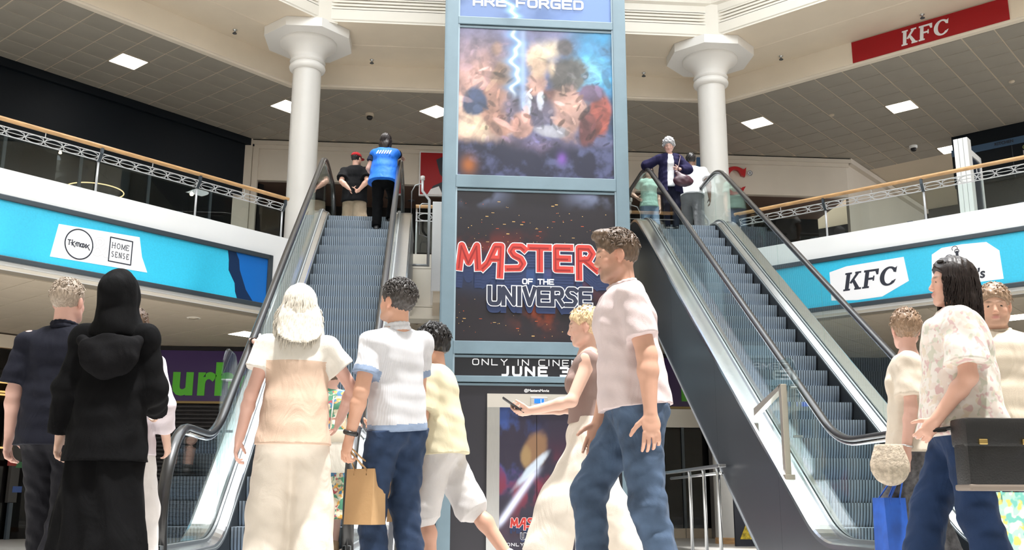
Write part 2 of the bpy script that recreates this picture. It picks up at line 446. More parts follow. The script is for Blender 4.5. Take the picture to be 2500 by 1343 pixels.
for ia, ib in edge:
    x, y = grid_xy(PHA+(ia+.5)*.6, PHB+(ib+.5)*.6); w = .2875*S2
    if not -9.5 < x < 14 or y < 12: continue
    offs = ((y-x-21.07)/S2, y-18.78, (x+y-24.58)/S2); k = int(np.argmax(offs))
    pl = clip([(x-w, y), (x, y-w), (x+w, y), (x, y+w)], ((-1/S2, 1/S2), (0, 1), (1/S2, 1/S2))[k], ((21.07/S2, 18.78, 24.58/S2)[k])+1.85)
    if len(pl) >= 3: MB().prism([(a, b, ZC+rng.uniform(-.001, .001)) for a, b in pl], (0, 0, .02)).build('tile', M_TILE, cl if x < 1.7 else cr)
print('tiles', len(sets[0]), len(sets[1]), len(edge))
place = ['over the dark navy shopfront on the left', 'behind the left column', 'half hidden by the lift shaft', 'just right of the right column', 'under the red bulkhead sign', 'beside the white totem']
for (c_, p), pl in zip(lit.items(), place):
    x, y = grid_xy(PHA+(c_[0]+.5)*.6, PHB+(c_[1]+.5)*.6)
    t = thing('ceiling_light', 'square white ceiling light panel '+pl, 'light', (x, y, ZC), 'square light panels in the upper ceiling', PI/4)
    mb = MB(); w = .298
    for q in (((-w,-w,-.004),(w,-w+.02,.015)), ((-w,w-.02,-.004),(w,w,.015)), ((-w,-w,-.004),(-w+.02,w,.015)), ((w-.02,-w,-.004),(w,w,.015))): mb.box(*q)
    mb.build('frame', M_TBAR, t, fix=False)
    MB().face([(-.28,-.28,.002),(.28,-.28,.002),(.28,.28,.002),(-.28,.28,.002)]).build('diffuser', M_LED, t, fix=False)

# ------------------------------------------------------------------ lower ceiling under the galleries
PL = (0.6*0.45, 21.14/S2)
PRr = (24.58/S2+.05, 0.6*.3)
LTM = tile_mesh('lower_tile', .2955, .02, M_LTILE, 0.003)
for nm, MM, xs in (('left', ML, (-14, 1.6)), ('right', MR, (1.6, 18))):
    root = struct('ceiling_lower_'+nm, strip(MB(), LEFT+BACK if nm == 'left' else RIGHT, [(.2, HL+.02), (6.6, HL+.02)]), M_LGAP)
    cells = []
    ph = (PL[0], PL[1]) if nm == 'left' else PRr
    for ia in range(-3, 60):
        for ib in range(-40, 40):
            x, y = grid_xy(ph[0]+(ia+.5)*.6, ph[1]+(ib+.5)*.6); so_ = side_off(x, y)
            if so_ < .44 or so_ > 6.2 or not xs[0] < x < xs[1] or y > 22.7: continue
            if nm == 'left' and x < -10.5: continue
            px = np.array([x, y, HL])-EYE; zc = px@_f
            if zc < 1: continue
            u = 1250+FPX*(px@_R)/zc
            if u < -80 or u > 2560: continue
            cells.append((ia, ib))
    lay_tiles(root, LTM, cells[:298], HL, ph); print('low tiles', nm, len(cells))
    struct('trim_soffit_edge_'+nm, strip(MB(), LEFT if nm == 'left' else RIGHT, [(0, HL-.004), (.22, HL-.004), (.22, HL+.02)]), M_CORNICE)
struct('trim_soffit_edge_back', strip(MB(), BACK, [(-.2, HL-.004), (.22, HL-.004), (.22, HL+.02)]), M_CORNICE)
struct('ceiling_void_lower', strip(MB(), LEFT+BACK+RIGHT, [(0.02, HL+.06), (14, HL+.06)]), M_LGAP)
for (x, y), lb in (((-3.674, 20.691), 'square light panel in the lower ceiling behind the left escalator'), ((10.76, 17.32), 'square light panel in the lower ceiling at the right edge')):
    t = thing('ceiling_light', lb, 'light', (x, y, HL), 'square light panels in the lower ceiling', PI/4)
    MB().box((-.3, -.3, -.006), (.3, .3, .01)).build('frame', M_TBAR, t, fix=False)
    MB().face([(-.28,-.28,-.008),(.28,-.28,-.008),(.28,.28,-.008),(-.28,.28,-.008)]).build('diffuser', M_LED, t, fix=False)
t = thing('ceiling_speaker', 'round ceiling speaker above the man in the dark shirt', 'speaker', (-4.369, 18.908, HL))
MB().lathe([(.0, -.012), (.10, -.012), (.125, -.006), (.13, .0)], (0, 0, 0), 24).build('rim', M_CORNICE, t, True, fix=False)
MB().lathe([(.0, -.016), (.095, -.014)], (0, 0, 0), 20).build('grille', M_TBAR, t, True, fix=False)

# ------------------------------------------------------------------ upper shop walls
wl_ = struct('wall_left', strip(MB(), LEFT+[1], [(5.4, 7.9), (5.4, ZC+.2)]), M_NAVY)
mb = MB(ML); mb.box((-2.3, 5.30, 9.22), (9, 5.42, 9.40))
struct('trim_left_shop', mb, M_NAVY)
# left shopfront: dark glazing with mullions, lit things inside
sf = thing('shopfront', 'dark glazed restaurant front behind the left gallery rail', 'shopfront', ML @ Vector((2, 5.4, ZU)))
for d in (-2.2, -1.2, .4, 2.0, 3.6, 5.2, 6.8):
    MB(ML).box((d-.03, 5.34, ZU), (d+.03, 5.39, 7.89)).build('mullion', M_FRAME, sf)
for d0 in (-1.17, .43, 2.03, 3.63, 5.23):
    MB(ML).box((d0, 5.37, ZU+.1), (d0+1.54, 5.385, 7.88)).build('pane', M_SHOPGLASS, sf)
MB(ML).box((-2.2, 5.33, ZU), (8, 5.39, ZU+.1)).build('sill', M_FRAME, sf)
struct('wall_restaurant', MB(ML).box((-3, 8.6, ZU), (9, 8.7, 9)), M_DARK)
struct('wall_restaurant_side', MB(ML).box((-2.75, 5.45, ZU), (-2.6, 8.6, 8.9)), M_DARK)
struct('ceiling_restaurant', MB(ML).box((-3, 5.45, 8.9), (9, 8.6, 9.0)), M_DARK)
def at_left(x, y, off):
    n = np.array([-1, 1, 0.]); d = ray(x, y); return Vector(EYE+d*((21.07+off*S2)/(n@d)))
p = at_left(468, 474, 6.2)
t = thing('pendant_lamp', 'glowing warm bulb pendant in the left restaurant', 'lamp', p)
MB().lathe([(.0, -.05), (.035, -.035), (.05, 0), (.035, .035), (.012, .06)], p, 16).build('bulb', M_WARM, t, True)
MB().tube([p+Vector((0, 0, .05)), p+Vector((0, 0, 1.2))], .008, 6).build('cord', M_BLACK, t)
p = at_left(147, 373, 6.4)
t = thing('pendant_lamp', 'small warm spot lamp high in the left restaurant', 'lamp', p)
MB().lathe([(.0, -.03), (.03, -.02), (.035, 0), (.02, .04)], p, 14).build('bulb', M_WARM, t, True)
MB().tube([p+Vector((0, 0, .03)), p+Vector((0, 0, 1.0))], .008, 6).build('cord', M_BLACK, t)
p = at_left(232, 466, 6.6)
t = thing('ring_lamp', 'thin glowing ring pendant in the left restaurant', 'lamp', p)
c = p; pts = [c+Vector((.62*math.cos(a), .62*math.sin(a), 0)) for a in np.linspace(0, 2*PI, 49)]
MB().tube(pts, .013, 6).build('ring', mat('ring_glow', (1.0, .62, .30), emit=3.0), t, True)
for a in (0, 2.1, 4.2): MB().tube([c+Vector((.62*math.cos(a), .62*math.sin(a), 0)), c+Vector((0, 0, .5))], .004, 5).build('wire', M_BLACK, t)

# back wall: beige bulkhead with cornice trim over a brown counter recess
YB = 24.2
struct('wall_back', MB().box((-4.75, YB, 8.36), (10.87, YB+.15, ZC)), M_BWALL)
mb = MB(); mb.box((-4.75, YB-.10, 9.27), (10.97, YB, ZC-.03)); mb.box((-4.75, YB-.05, 9.17), (10.92, YB, 9.27)); mb.box((-4.75, YB-.07, ZC-.03), (10.95, YB, ZC), 1)
struct('trim_back_wall', mb, [M_BWALL, M_DARK])
mb = MB(); mb.box((-4.85, YB-.12, ZU), (-4.45, YB+.1, ZC)); mb.box((-4.44, YB-.06, ZU), (-4.30, YB+.1, 9.2))
struct('trim_back_pilaster', mb, M_BWALL)
for x0 in (-1.9, 1.2, 4.3, 7.4):
    struct('trim_panel_joint', MB().box((x0, YB-.004, 8.36), (x0+.012, YB, 9.17)), M_LGAP)
struct('wall_counter_left', MB().box((-4.85, YB-.0, ZU), (-4.6, 26.4, ZC)), M_BROWN)
struct('ceiling_counter', MB().box((-4.6, YB+.15, 8.36), (10.87, 26.4, 8.4)), M_BROWN)
struct('wall_counter', MB().box((-4.6, 26.3, ZU), (10.87, 26.4, 8.4)), M_DARK)
struct('wall_back_return', MB().prism([(10.87, YB, ZU), (17, YB+6.13, ZU), (17, YB+6.3, ZU), (10.87, YB+.17, ZU)], (0, 0, ZC-ZU)), M_BWALL)
mb = MB(); mb.prism([(10.97, YB-.1, 9.27), (17.1, YB+6.03, 9.27), (17, YB+6.2, 9.27), (10.87, YB+.07, 9.27)], (0, 0, .13))
struct('trim_back_return', mb, M_BWALL)
for i, x in enumerate((-3.2, -1.1, -.5, 5.2, 7.2, 9.6)):
    t = thing('downlight', ['round downlight in the counter ceiling near the left column', 'round downlight behind the red capped man', 'round downlight above the left escalator newel',
         'round downlight behind the grey haired woman', 'round downlight left of the red C', 'round downlight at the right end of the counter'][i], 'light', (x, 25.2+.2*(i % 3), 8.36), 'counter downlights')
    MB().lathe([(0, -.004), (.075, -.004)], (0, 0, 0), 18).build('lamp', M_DOWN, t, fix=False)
    MB().lathe([(.076, -.006), (.095, -.006), (.10, 0)], (0, 0, 0), 18).build('rim', M_STEEL, t, True, fix=False)
# a dark counter with a lit menu line
ct = thing('counter', 'dark food counter along the back wall', 'counter', (3, 25.4, ZU))
MB().box((-4.3, 25.0, ZU), (10.5, 25.7, ZU+1.1)).build('body', M_DARK, ct)
MB().box((-4.35, 24.95, ZU+1.1), (10.55, 25.75, ZU+1.15)).build('worktop', M_BROWN, ct)
for i in range(8):
    MB().box((-4.1+i*1.85, 24.985, ZU+.1), (-2.4+i*1.85, 25.0, ZU+1.0)).build('front_panel', mat('maroon_panel', (.035, .012, .016), .4), ct)

# right gallery: deep food hall with a dark menu fascia
wr = struct('wall_right', MB(MR).box((2.4, 7.5, 6.9), (10, 7.7, ZC)), M_NAVY)
mn = thing('menu_board', 'long dark menu board with a blue top band at the right edge', 'menu board', MR @ Vector((5, 7.4, 8)))
MB(MR).box((2.4, 7.40, 8.05), (9.5, 7.49, 8.85)).build('panel', M_NAVY, mn)
MB(MR).box((2.4, 7.38, 8.85), (9.5, 7.49, 9.02)).build('band', mat('menu_blue', (.045, .10, .19), .5), mn)
for d in (3.75, 5.4, 7.05): MB(MR).box((d, 7.39, 8.05), (d+.012, 7.40, 8.85)).build('joint', M_FRAME, mn)
def side_text(MM, d, off, z):        # flat text frame on a left or right gallery plane, read from the void
    o = MM @ Vector((d, off, z))
    return plane_matrix(o, (h, h, 0) if MM is ML else (h, -h, 0), (0, 0, 1))
for s_, z_, c_ in (('GRILL', 8.73, 'menu_green'), ('MIXES', 8.60, 'menu_text'), ('TOASTS', 8.47, 'menu_text'), ('NUGGETS', 8.34, 'menu_text')):
    text_mesh(s_, .15, side_text(MR, 3.98, 7.385, z_), 'lettering', mat(c_, (.28, .33, .12) if 'green' in c_ else (.5, .5, .5), .6), mn, .004, align='LEFT')
text_mesh('KITCHEN', .10, side_text(MR, 3.6, 7.375, 8.94), 'lettering', M_INK, mn, .003)
struct('wall_food_hall', MB(MR).box((-6, 13.5, ZU), (12, 13.7, ZC)), M_DARK)
shp = thing('shopfront', 'dark glazed food hall front behind the right gallery rail', 'shopfront', MR @ Vector((5, 7.5, ZU)))
for d in (2.4, 4.2, 6.0, 7.8): MB(MR).box((d-.04, 7.40, ZU), (d+.04, 7.48, 6.88)).build('mullion', M_FRAME, shp)
for d in (2.44, 4.24, 6.04): MB(MR).box((d, 7.43, ZU), (d+1.72, 7.45, 6.88)).build('pane', M_SHOPGLASS, shp)
# white totem
tt = thing('display_totem', 'tall white framed display stand behind the right gallery rail', 'display stand', MR @ Vector((4.2, 1.5, ZU)))
mb = MB(MR)
for i in range(3): mb.cbox((4.06+i*.085, 1.50, ZU), (4.14+i*.085, 1.72, 7.2), .006)
mb.build('upright', M_FASCIA, tt)
MB(MR).box((4.10, 1.72, 7.08), (4.16, 2.9, 7.2)).build('top_rail', M_FASCIA, tt)
MB(MR).box((4.10, 2.84, ZU), (4.16, 2.92, 7.2)).build('upright', M_FASCIA, tt)
MB(MR).box((4.12, 1.72, 5.3), (4.14, 2.84, 7.08)).build('screen', mat('navy_screen', (.012, .022, .045), .25), tt)
# blue banner post behind the right column
p = on_y(1706, 400, 19.9)
t = thing('banner_post', 'narrow dark blue upright banner beside the right column', 'banner', (p[0], 19.9, ZU))
MB().box((p[0]-.045, 19.87, ZU), (p[0]+.05, 19.93, 7.75)).build('cloth', mat('banner_blue', (.02, .07, .16), .6), t)
MB().tube([(p[0]+.06, 19.9, ZU), (p[0]+.06, 19.9, 7.8)], .012, 8).build('pole', M_STEEL, t)

# ------------------------------------------------------------------ columns
def column(x, y, lb):
    t = thing('column', lb, 'column', (x, y, ZF))
    MB().lathe([(.30, ZF), (.30, ZF+.10), (.285, ZF+.115)], (x, y, 0), 40).build('plinth', M_WOOD, t, 40)
    up = .29
    MB().lathe([(.284, ZF+.11), (.284, 8.80+up)], (x, y, 0), 48).build('shaft', M_COLUMN, t, 40)
    pr = [(.284, 8.78), (.325, 8.79), (.355, 8.82), (.365, 8.86), (.355, 8.90), (.325, 8.92), (.315, 8.94), (.345, 8.955), (.36, 8.985), (.345, 9.01), (.33, 9.03),
          (.345, 9.10), (.385, 9.18), (.445, 9.26), (.515, 9.31), (.55, 9.33), (.575, 9.36), (.575, 9.40), (.56, 9.42)]
    MB().lathe([(r, z+up) for r, z in pr], (x, y, 0), 56).build('capital', M_CAPITAL, t, 50)
    pts = lambda r, z: [(x+r*math.cos(PI/8+i*PI/4), y+r*math.sin(PI/8+i*PI/4), z) for i in range(8)]
    mb = MB(); R0 = .915
    mb.prism(pts(R0, 9.40+up), (0, 0, ZS-9.40-up-.005))
    mb.build('abacus', M_CAPITAL, t)
CLX, CRX, CY_ = -2.56, 5.83, 19.25
column(CLX, CY_, 'cream round column with an octagonal capital left of the lift shaft')
column(CRX, CY_, 'cream round column with an octagonal capital right of the lift shaft')

# sprinklers, cameras, smoke detectors
for (x, y, z), lb in (((-4.03, 19.11, ZS), 'small sprinkler head in the soffit left of the left column'), ((-1.33, 20.27, ZS), 'small sprinkler head in the soffit between left column and shaft'),
        ((4.66, 20.39, ZS), 'small sprinkler head in the soffit between shaft and right column'), ((7.4, 19.28, ZS), 'small sprinkler head in the soffit right of the right column'),
        ((9.5, 17.21, ZS), 'small sprinkler head above the red bulkhead sign')):
    t = thing('sprinkler', lb, 'sprinkler', (x, y, z), 'soffit sprinklers')
    MB().lathe([(.045, 0), (.045, -.012), (.015, -.02), (.015, -.07)], (0, 0, 0), 12).build('body', M_STEEL, t, True, fix=False)
    mb = MB(); mb.lathe([(.0, -.082), (.045, -.085), (.045, -.078), (0, -.076)], (0, 0, 0), 12)
    for s_ in (-1, 1): mb.tube([(s_*.014, 0, -.05), (s_*.03, 0, -.065), (s_*.004, 0, -.08)], .005, 5)
    mb.build('deflector', M_FRAME, t, fix=False)
for (x, y), lb in (((-1.46, 22.18), 'dome security camera above the left escalator'), ((12.15, 23.05), 'dome security camera left of the white totem')):
    t = thing('security_camera', lb, 'camera', (x, y, ZC))
    MB().lathe([(.10, 0), (.10, -.05), (.085, -.07)], (0, 0, 0), 24).build('base', M_TBAR if x < 0 else M_FASCIA, t, 40, fix=False)
    MB().lathe([(.075, -.07), (.07, -.11), (.045, -.145), (.0, -.155)], (0, 0, 0), 20).build('dome', mat('camera_dome', (.01, .01, .012), .08), t, True, fix=False)
for (x, y), lb in (((9.28, 21.23), 'smoke detector on the upper ceiling right of the right column'), ((12.37, 19.04), 'smoke detector on the upper ceiling near the right edge')):
    t = thing('smoke_detector', lb, 'smoke detector', (x, y, ZC), 'smoke detectors')
    MB().lathe([(.06, 0), (.06, -.02), (.04, -.035), (0, -.04)], (0, 0, 0), 18).build('body', M_TBAR, t, 40, fix=False)

# ------------------------------------------------------------------ gallery rails
def rail(MM, name_side, d0, posts, pins, dmax, lb):
    t = thing('balustrade', lb, 'railing', MM @ Vector((d0, 0, HU)))
    MB(MM).tube([(d0-.06, -.02, 6.10), (d0, -.02, 6.10), (dmax, -.02, 6.10)], .05, 14, up=(0, 0, 1), ry=.034).build('handrail', M_WOOD, t, 50)
    for d in posts:
        mb = MB(MM); mb.tube([(d, .06, HU-.02), (d, .06, 5.885)], .019, 10)
        po = mb.build('post', M_RAILSTEEL, t, True)
        MB(MM).prism([(d-.02, .09, 5.86), (d-.02, .03, 5.86), (d-.02, -.05, 5.98), (d-.02, -.05, 6.075), (d-.02, .00, 6.075), (d-.02, 0, 6.0)], (.04, 0, 0)).build('bracket', M_FRAME if d < 90 else M_RAILSTEEL, po)
        MB(MM).tube([(d, -.02, 5.98), (d, -.02, 6.09)], .019, 10).build('post_head', M_RAILSTEEL, po, True)
    for d in pins:
        MB(MM).tube([(d, -.01, 5.98), (d, -.02, 6.09)], .008, 8).build('pin', M_RAILSTEEL, t, True)
    edges = [d0]+[p for p in posts if p > d0+.1]+[dmax]
    for a, b in zip(edges[:-1], edges[1:]):
        a2, b2 = a+.03, b-.03
        mb = MB(MM); o0, o1, z0, z1 = .04, -.02, 5.875, 5.985
        P = lambda d, k: (d, o0+(o1-o0)*k, z0+(z1-z0)*k)
        for k in (0, .5, 1): mb.tube([P(a2, k), P(b2, k)], .0085 if k != .5 else .006, 6)
        mb.tube([P(a2, 0), P(a2, 1)], .008, 6); mb.tube([P(b2, 0), P(b2, 1)], .008, 6)
        n = max(1, round((b2-a2)/.30)); st = (b2-a2)/n
        for i in range(n):
            c_ = a2+(i+.5)*st
            mb.tube([P(c_+st*.46*math.cos(q), .5+.46*math.sin(q)) for q in np.linspace(0, 2*PI, 21)], .0055, 5)
            e = a2+i*st
            if i:
                mb.tube([P(e-.04, 0), P(e+.04, 1)], .0055, 5); mb.tube([P(e+.04, 0), P(e-.04, 1)], .0055, 5)
        mb.build('lattice', M_RAILSTEEL, t)
        MB(MM).box((a2, .075, HU), (b2, .085, 5.872)).build('glass_panel', M_GLASS, t)
        for e in (a2+.25, b2-.25): MB(MM).box((e-.05, .06, HU-.005), (e+.05, .10, HU+.03)).build('clamp', M_FRAME, t)
    return t
rail(ML, 'left', .623, [.623, 2.447, 4.25, 6.07, 7.9], [1.53, 3.35, 5.16, 6.98], 8.0, 'wood topped steel and glass railing along the left gallery')
rail(MR, 'right', .348, [.348, 2.10, 3.883, 5.69, 7.5], [1.25, 3.0, 4.80, 6.6], 8.0, 'wood topped steel and glass railing along the right gallery')

# ------------------------------------------------------------------ banners on the fascias
def banner(MM, d0, d1, lb):
    t = thing('banner_sign', lb, 'sign', MM @ Vector(((d0+d1)/2, -.03, 4.45)))
    MB(MM).box((d0, -.035, 3.99), (d1, 0.0, 4.92)).build('print_panel', M_CYAN, t)
    for q in (((d0-.02, -.07, 4.86), (d1, 0, 4.945)), ((d0-.02, -.07, 3.955), (d1, 0, 4.035)), ((d0-.05, -.07, 3.955), (d0+.05, 0, 4.945))):
        MB(MM).cbox(*q, .012).build('frame', M_FRAME, t)
    return t
def poly_on(MM, off, pts, name, m, t, th=.002):
    return MB(MM).prism([(d, off, z) for d, z in pts], (0, -th, 0)).build(name, m, t)
b = banner(ML, .90, 9.0, 'cyan shop banner on the left fascia with two boxed logos')
poly_on(ML, -.0355, [(4.82,4.683),(3.481,4.751),(3.41,4.43),(3.293,4.19),(4.903,4.153)], 'paper_panel', M_WHITE, b)
poly_on(ML, -.0355, [(1.80,4.86),(1.63,4.86),(1.56,4.735),(1.53,4.55),(1.38,4.22),(1.22,4.036),(1.55,4.036),(1.60,4.15),(1.62,4.30),(1.70,4.42),(1.76,4.512),(1.77,4.7)], 'torn_strip', M_NAVYPRINT, b)
poly_on(ML, -.0354, [(1.64,4.86),(.95,4.86),(.95,4.036),(1.22,4.036),(1.38,4.22),(1.53,4.55),(1.56,4.735)], 'blue_corner', M_BLUE, b)
O = side_text(ML, 4.475, -.039, 4.43)
mb = MB(O); pen(mb, arc(0, 0, .222, .235, 0, 360, 48), .020, 0)
TK = {'T': [[(0,1),(.8,1)],[(.42,1),(.42,0)]], '.': [[(.10,.45),(.24,.45)]], 'K': [[(0,0),(0,1.1)],[(.75,.85),(.05,.4),(.85,-.25)]],
      'm': [[(0,0),(0,.75)]+arc(.28,.55,.25,.25,160,0,5)+[(.52,0)], arc(.80,.55,.27,.25,170,0,5)+[(1.07,0)]], 'a': [arc(.4,.36,.36,.36,20,340,12), [(.78,.75),(.78,0)]],
      'x': [[(0,.75),(.45,.38),(0,0)],[(.95,.75),(.45,.38),(1.25,-.35)]]}
adv = 0
for ch, wd in (('T', .8), ('.', .38), ('K', .8), ('.', .3), ('m', 1.2), ('a', .95), ('x', .62), ('x', 1.0)):
    g = TK[ch]
    if ch == 'x' and wd < .9: g = TK['x'][:1]+[[(.75,.75),(.45,.38),(.75,.0)]]
    for line in g: pen(mb, [(-.178+(adv+u)*.0525, -.035+v*.075) for u, v in line], .0145, .0002)
    adv += wd+.06
mb.build('round_logo', M_INK, b)
mb = MB(side_text(ML, 3.785, -.039, 4.455)); q = [(-.185,-.185),(.185,-.20),(.19,.20),(-.195,.195)]
q = [(-.19,-.195),(.19,-.195),(.19,.195),(-.19,.195),(-.19,-.195)]
pen(mb, q, .020, 0)
SER = {'H': [[(0,0),(0,1)],[(.8,0),(.8,1)],[(0,.5),(.8,.5)]], 'O': [arc(.45,.5,.45,.5,0,360,20)], 'M': [[(0,0),(0,1),(.5,.1),(1,1),(1,0)]], 'E': [[(.7,.15),(.7,0),(0,0),(0,1),(.7,1),(.7,.85)],[(0,.5),(.5,.5)]],
       'S': [arc(.35,.76,.3,.24,40,270,8)+arc(.35,.26,.32,.26,90,-140,8)], 'N': [[(0,0),(0,1),(.8,0),(.8,1)]]}
for word, y0 in (('HOME', .03), ('SENSE', -.115)):
    n = len(word); st = .32/n
    for i, ch in enumerate(word):
        x0 = -.148+i*st
        for line in SER[ch]:
            pen(mb, [(x0+u*st*.72, y0+v*.085) for u, v in line], .010, .0002)
            for (u, v) in (line[0], line[-1]):
                if ch in 'HMN' : pen(mb, [(x0+u*st*.72-.009, y0+v*.085), (x0+u*st*.72+.009, y0+v*.085)], .006, .0002)
mb.build('square_logo', M_INK, b)
text_mesh('&', .46, side_text(ML, 4.13, -.0385, 4.44), 'ampersand_outline', mat('print_grey', (.62, .60, .62), .5), b, .004, .0003)
text_mesh('&', .46, side_text(ML, 4.13, -.0395, 4.44), 'ampersand', M_WHITE, b, -.004, .0003)

# slab letters K F C
def kfc(mb, h_, shear, z, mi=0, y0=0, x0=0):
    def P(pts): mb.k = getattr(mb, 'k', 0)+1; mb.face([(x0+(u+shear*v)*h_, y0+v*h_, z+mb.k*6e-5) for u, v in pts], mi)
    R_ = lambda a, b_, c, d: P([(a, b_), (c, b_), (c, d), (a, d)])
    R_(.08, 0, .30, 1); R_(0, 0, .38, .10); R_(0, .90, .38, 1)
    P([(.30, .42), (.62, .92), (.80, .92), (.42, .36)]); P([(.56, .90), (.90, .90), (.90, 1), (.56, 1)])
    P([(.40, .58), (.66, .10), (.90, .10), (.52, .66)]); P([(.62, 0), (1.0, 0), (1.0, .10), (.62, .10)])
    a = 1.06
    R_(a+.08, 0, a+.30, 1); R_(a, 0, a+.38, .10); R_(a, .88, a+.82, 1); P([(a+.72, .68), (a+.82, .68), (a+.82, .90), (a+.62, .90)])
    R_(a+.30, .44, a+.60, .56); R_(a+.54, .36, a+.62, .64)
    b_ = 1.98
    out = arc(b_+.48, .5, .48, .52, 48, 318, 24); inn = arc(b_+.50, .5, .25, .41, 40, 322, 24)
    for i in range(24): P([out[i], out[i+1], inn[i+1], inn[i]])
    P([(b_+.72, .70), (b_+.86, .66), (b_+.88, 1.0), (b_+.80, .92), (b_+.60, .96)])
    P([(b_+.66, .10), (b_+.80, .10), (b_+.90, .30), (b_+.78, .26)])
b = banner(MR, .85, 9.0, 'cyan shop banner on the right fascia with a three letter logo')
poly_on(MR, -.0355, [(2.131,4.655),(2.45,4.72),(3.477,4.736),(3.53,4.30),(3.05,4.085),(2.6,4.08),(2.132,4.13)], 'paper_panel', M_WHITE, b)
mb = MB(side_text(MR, 2.36, -.039, 4.27)); kfc(mb, .325, .20, 0); mb.build('letter_logo', M_INK, b)
poly_on(MR, -.0355, [(3.95,4.70),(4.12,4.79),(4.45,4.80),(4.836,4.775),(5.02,4.60),(5.04,4.12),(3.90,4.12)], 'paper_panel', M_WHITE, b)
mb = MB(side_text(MR, 4.36, -.039, 4.46))
pen(mb, [(-.01,-.02),(-.06,.04),(-.075,.09),(-.04,.125),(.0,.10),(.04,.125),(.075,.09),(.06,.04),(.01,-.02)], .024, 0)
pen(mb, [(0,-.02),(0,-.085)], .026, 0); pen(mb, [(-.035,-.09),(.035,-.09)], .016, 0); pen(mb, [(.0,.12),(.0,.215)], .045, 0)
pen(mb, arc(.0,.235,.035,.035,0,360,12), .012, .0002); pen(mb, arc(-.03,.285,.045,.04,-40,220,10), .010, 0)
pen(mb, arc(-.13,.115,.075,.075,40,320,14), .010, 0); pen(mb, arc(-.13,.115,.045,.045,40,320,12), .008, 0)
mb.build('bird_logo', M_INK, b)
text_mesh("nando's", .235, side_text(MR, 4.42, -.039, 4.255), 'lettering', M_INK, b, .006, .0003, shear=.15, sx=.95)
# red sign on the high bulkhead
rs = thing('bulkhead_sign', 'red sign with white slab letters on the high beige bulkhead', 'sign', MR @ Vector((3.7, 1.78, 9.64)))
MB(MR).box((2.2, 1.77, ZC+.0), (5.2, 1.798, 9.855)).build('panel', M_RED, rs)
mb = MB(side_text(MR, 3.20, 1.766, 9.46)); kfc(mb, .315, .10, 0); mb.build('lettering', M_WHITE, rs)
# illuminated square sign on the back wall: red, black and white shapes only
sg = thing('wall_sign', 'square red and white restaurant sign on the back wall left of the shaft', 'sign', (.3, YB-.08, 8.6))
MB().box((-.30, YB-.09, 8.05), (.86, YB-.01, 9.21)).build('frame', M_FASCIA, sg)
MB().box((-.27, YB-.10, 8.08), (.83, YB-.08, 9.18)).build('panel', M_RED, sg)
mb = MB()
for pts, mi in (([(.05,8.30),(.35,8.45),(.62,8.30),(.83,8.36),(.83,8.08),(-.05,8.08)], 0), ([(.12,9.0),(.36,9.12),(.83,9.12),(.83,8.42),(.40,8.42),(.22,8.62)], 0), ([(.30,8.95),(.45,9.02),(.83,9.02),(.83,8.52),(.46,8.50),(.36,8.70)], 1),
                ([(.0,8.22),(.2,8.30),(.3,8.08),(-.08,8.08)], 1), ([(.42,8.34),(.6,8.28),(.72,8.08),(.45,8.08)], 1)):
    mb.prism([(x, YB-.1005-.001*(mi+1), z) for x, z in pts], (0, -.001, 0), mi)
mb.build('shapes', [M_INK, M_WHITE], sg)
# big red letter on the back wall
rl = thing('wall_letters', 'big red raised letters on the back wall partly behind the right column', 'sign', (7.6, YB-.05, 8.7))
mb = MB(plane_matrix((5.95, YB-.10, 8.32), (1, 0, 0), (0, 0, 1))); kfc(mb, .74, .1, 0)
mbx = MB(); nv = len(mb.v)
mbx.v = [Vector(v) for v in mb.v]+[Vector(v)+Vector((0, .09, 0)) for v in mb.v]
for f in mb.f:
    mbx.f.append(f); mbx.mi.append(0); k = len(f)
    for i in range(k): a_, b_ = f[i], f[(i+1) % k]; mbx.f.append((a_, b_, b_+nv, a_+nv)); mbx.mi.append(0)
mbx.build('lettering', mat('raised_red', (.50, .015, .02), .3), rl)
mb = MB(); mb.lathe([(0, .0), (.075, .0), (.075, .04)], (0, 0, 0), 20)
for i, v in enumerate(mb.v): mb.v[i] = Vector((8.245+v.x, YB-.06+v.z, 8.92+v.y))
mb.build('registered_disc', M_WHITE, rl)
mb = MB(plane_matrix((8.245, YB-.064, 8.92), (1, 0, 0), (0, 0, 1))); pen(mb, arc(0, 0, .062, .062, 0, 360, 20), .012, 0)
write(mb, 'R', .06, .6, .18, 0, .001, y0=-.03); mb.build('registered_mark', M_INK, rl)

# ------------------------------------------------------------------ lower shops
YS = 22.5
ws = struct('wall_lower_back', MB().box((-7.3, YS+.06, ZF), (12, YS+.3, HL)), M_DARK)
struct('wall_lower_corner', strip(MB(), LEFT+BACK+RIGHT, [(6.75, ZF), (6.75, HL)]), M_BWALL)
sgn = thing('shop_sign', 'long purple shop sign with green letters behind the escalators', 'sign', (0, YS, 3.3))
MB().box((-6.8, YS-.06, 2.68), (8.2, YS+.05, 3.84)).build('panel', M_PURPLE, sgn)
MB().box((-6.8, YS-.08, 3.80), (8.2, YS+.05, HL-.01)).build('head_trim', M_DARK, sgn)
MB().box((-6.8, YS-.08, 2.64), (8.2, YS+.05, 2.69)).build('foot_trim', mat('brass_trim', (.25, .18, .08), .35, metal=.8), sgn)
for s_, x_ in (('u', -5.31), ('r', -4.83), ('h', -4.40), ('o', -3.83), ('m', -.85), ('e', -.15), ('s', 3.0), ('t', 3.45), ('o', 3.9), ('r', 5.95), ('e', 6.42)):
    text_mesh(s_, .98, plane_matrix((x_, YS-.062, 3.14), (1, 0, 0), (0, 0, 1)), 'letter', M_GREEN, sgn, .035, .01)
sh = thing('roller_shutter', 'dark slatted roller shutter under the purple sign', 'shutter', (-3.5, YS, ZF))
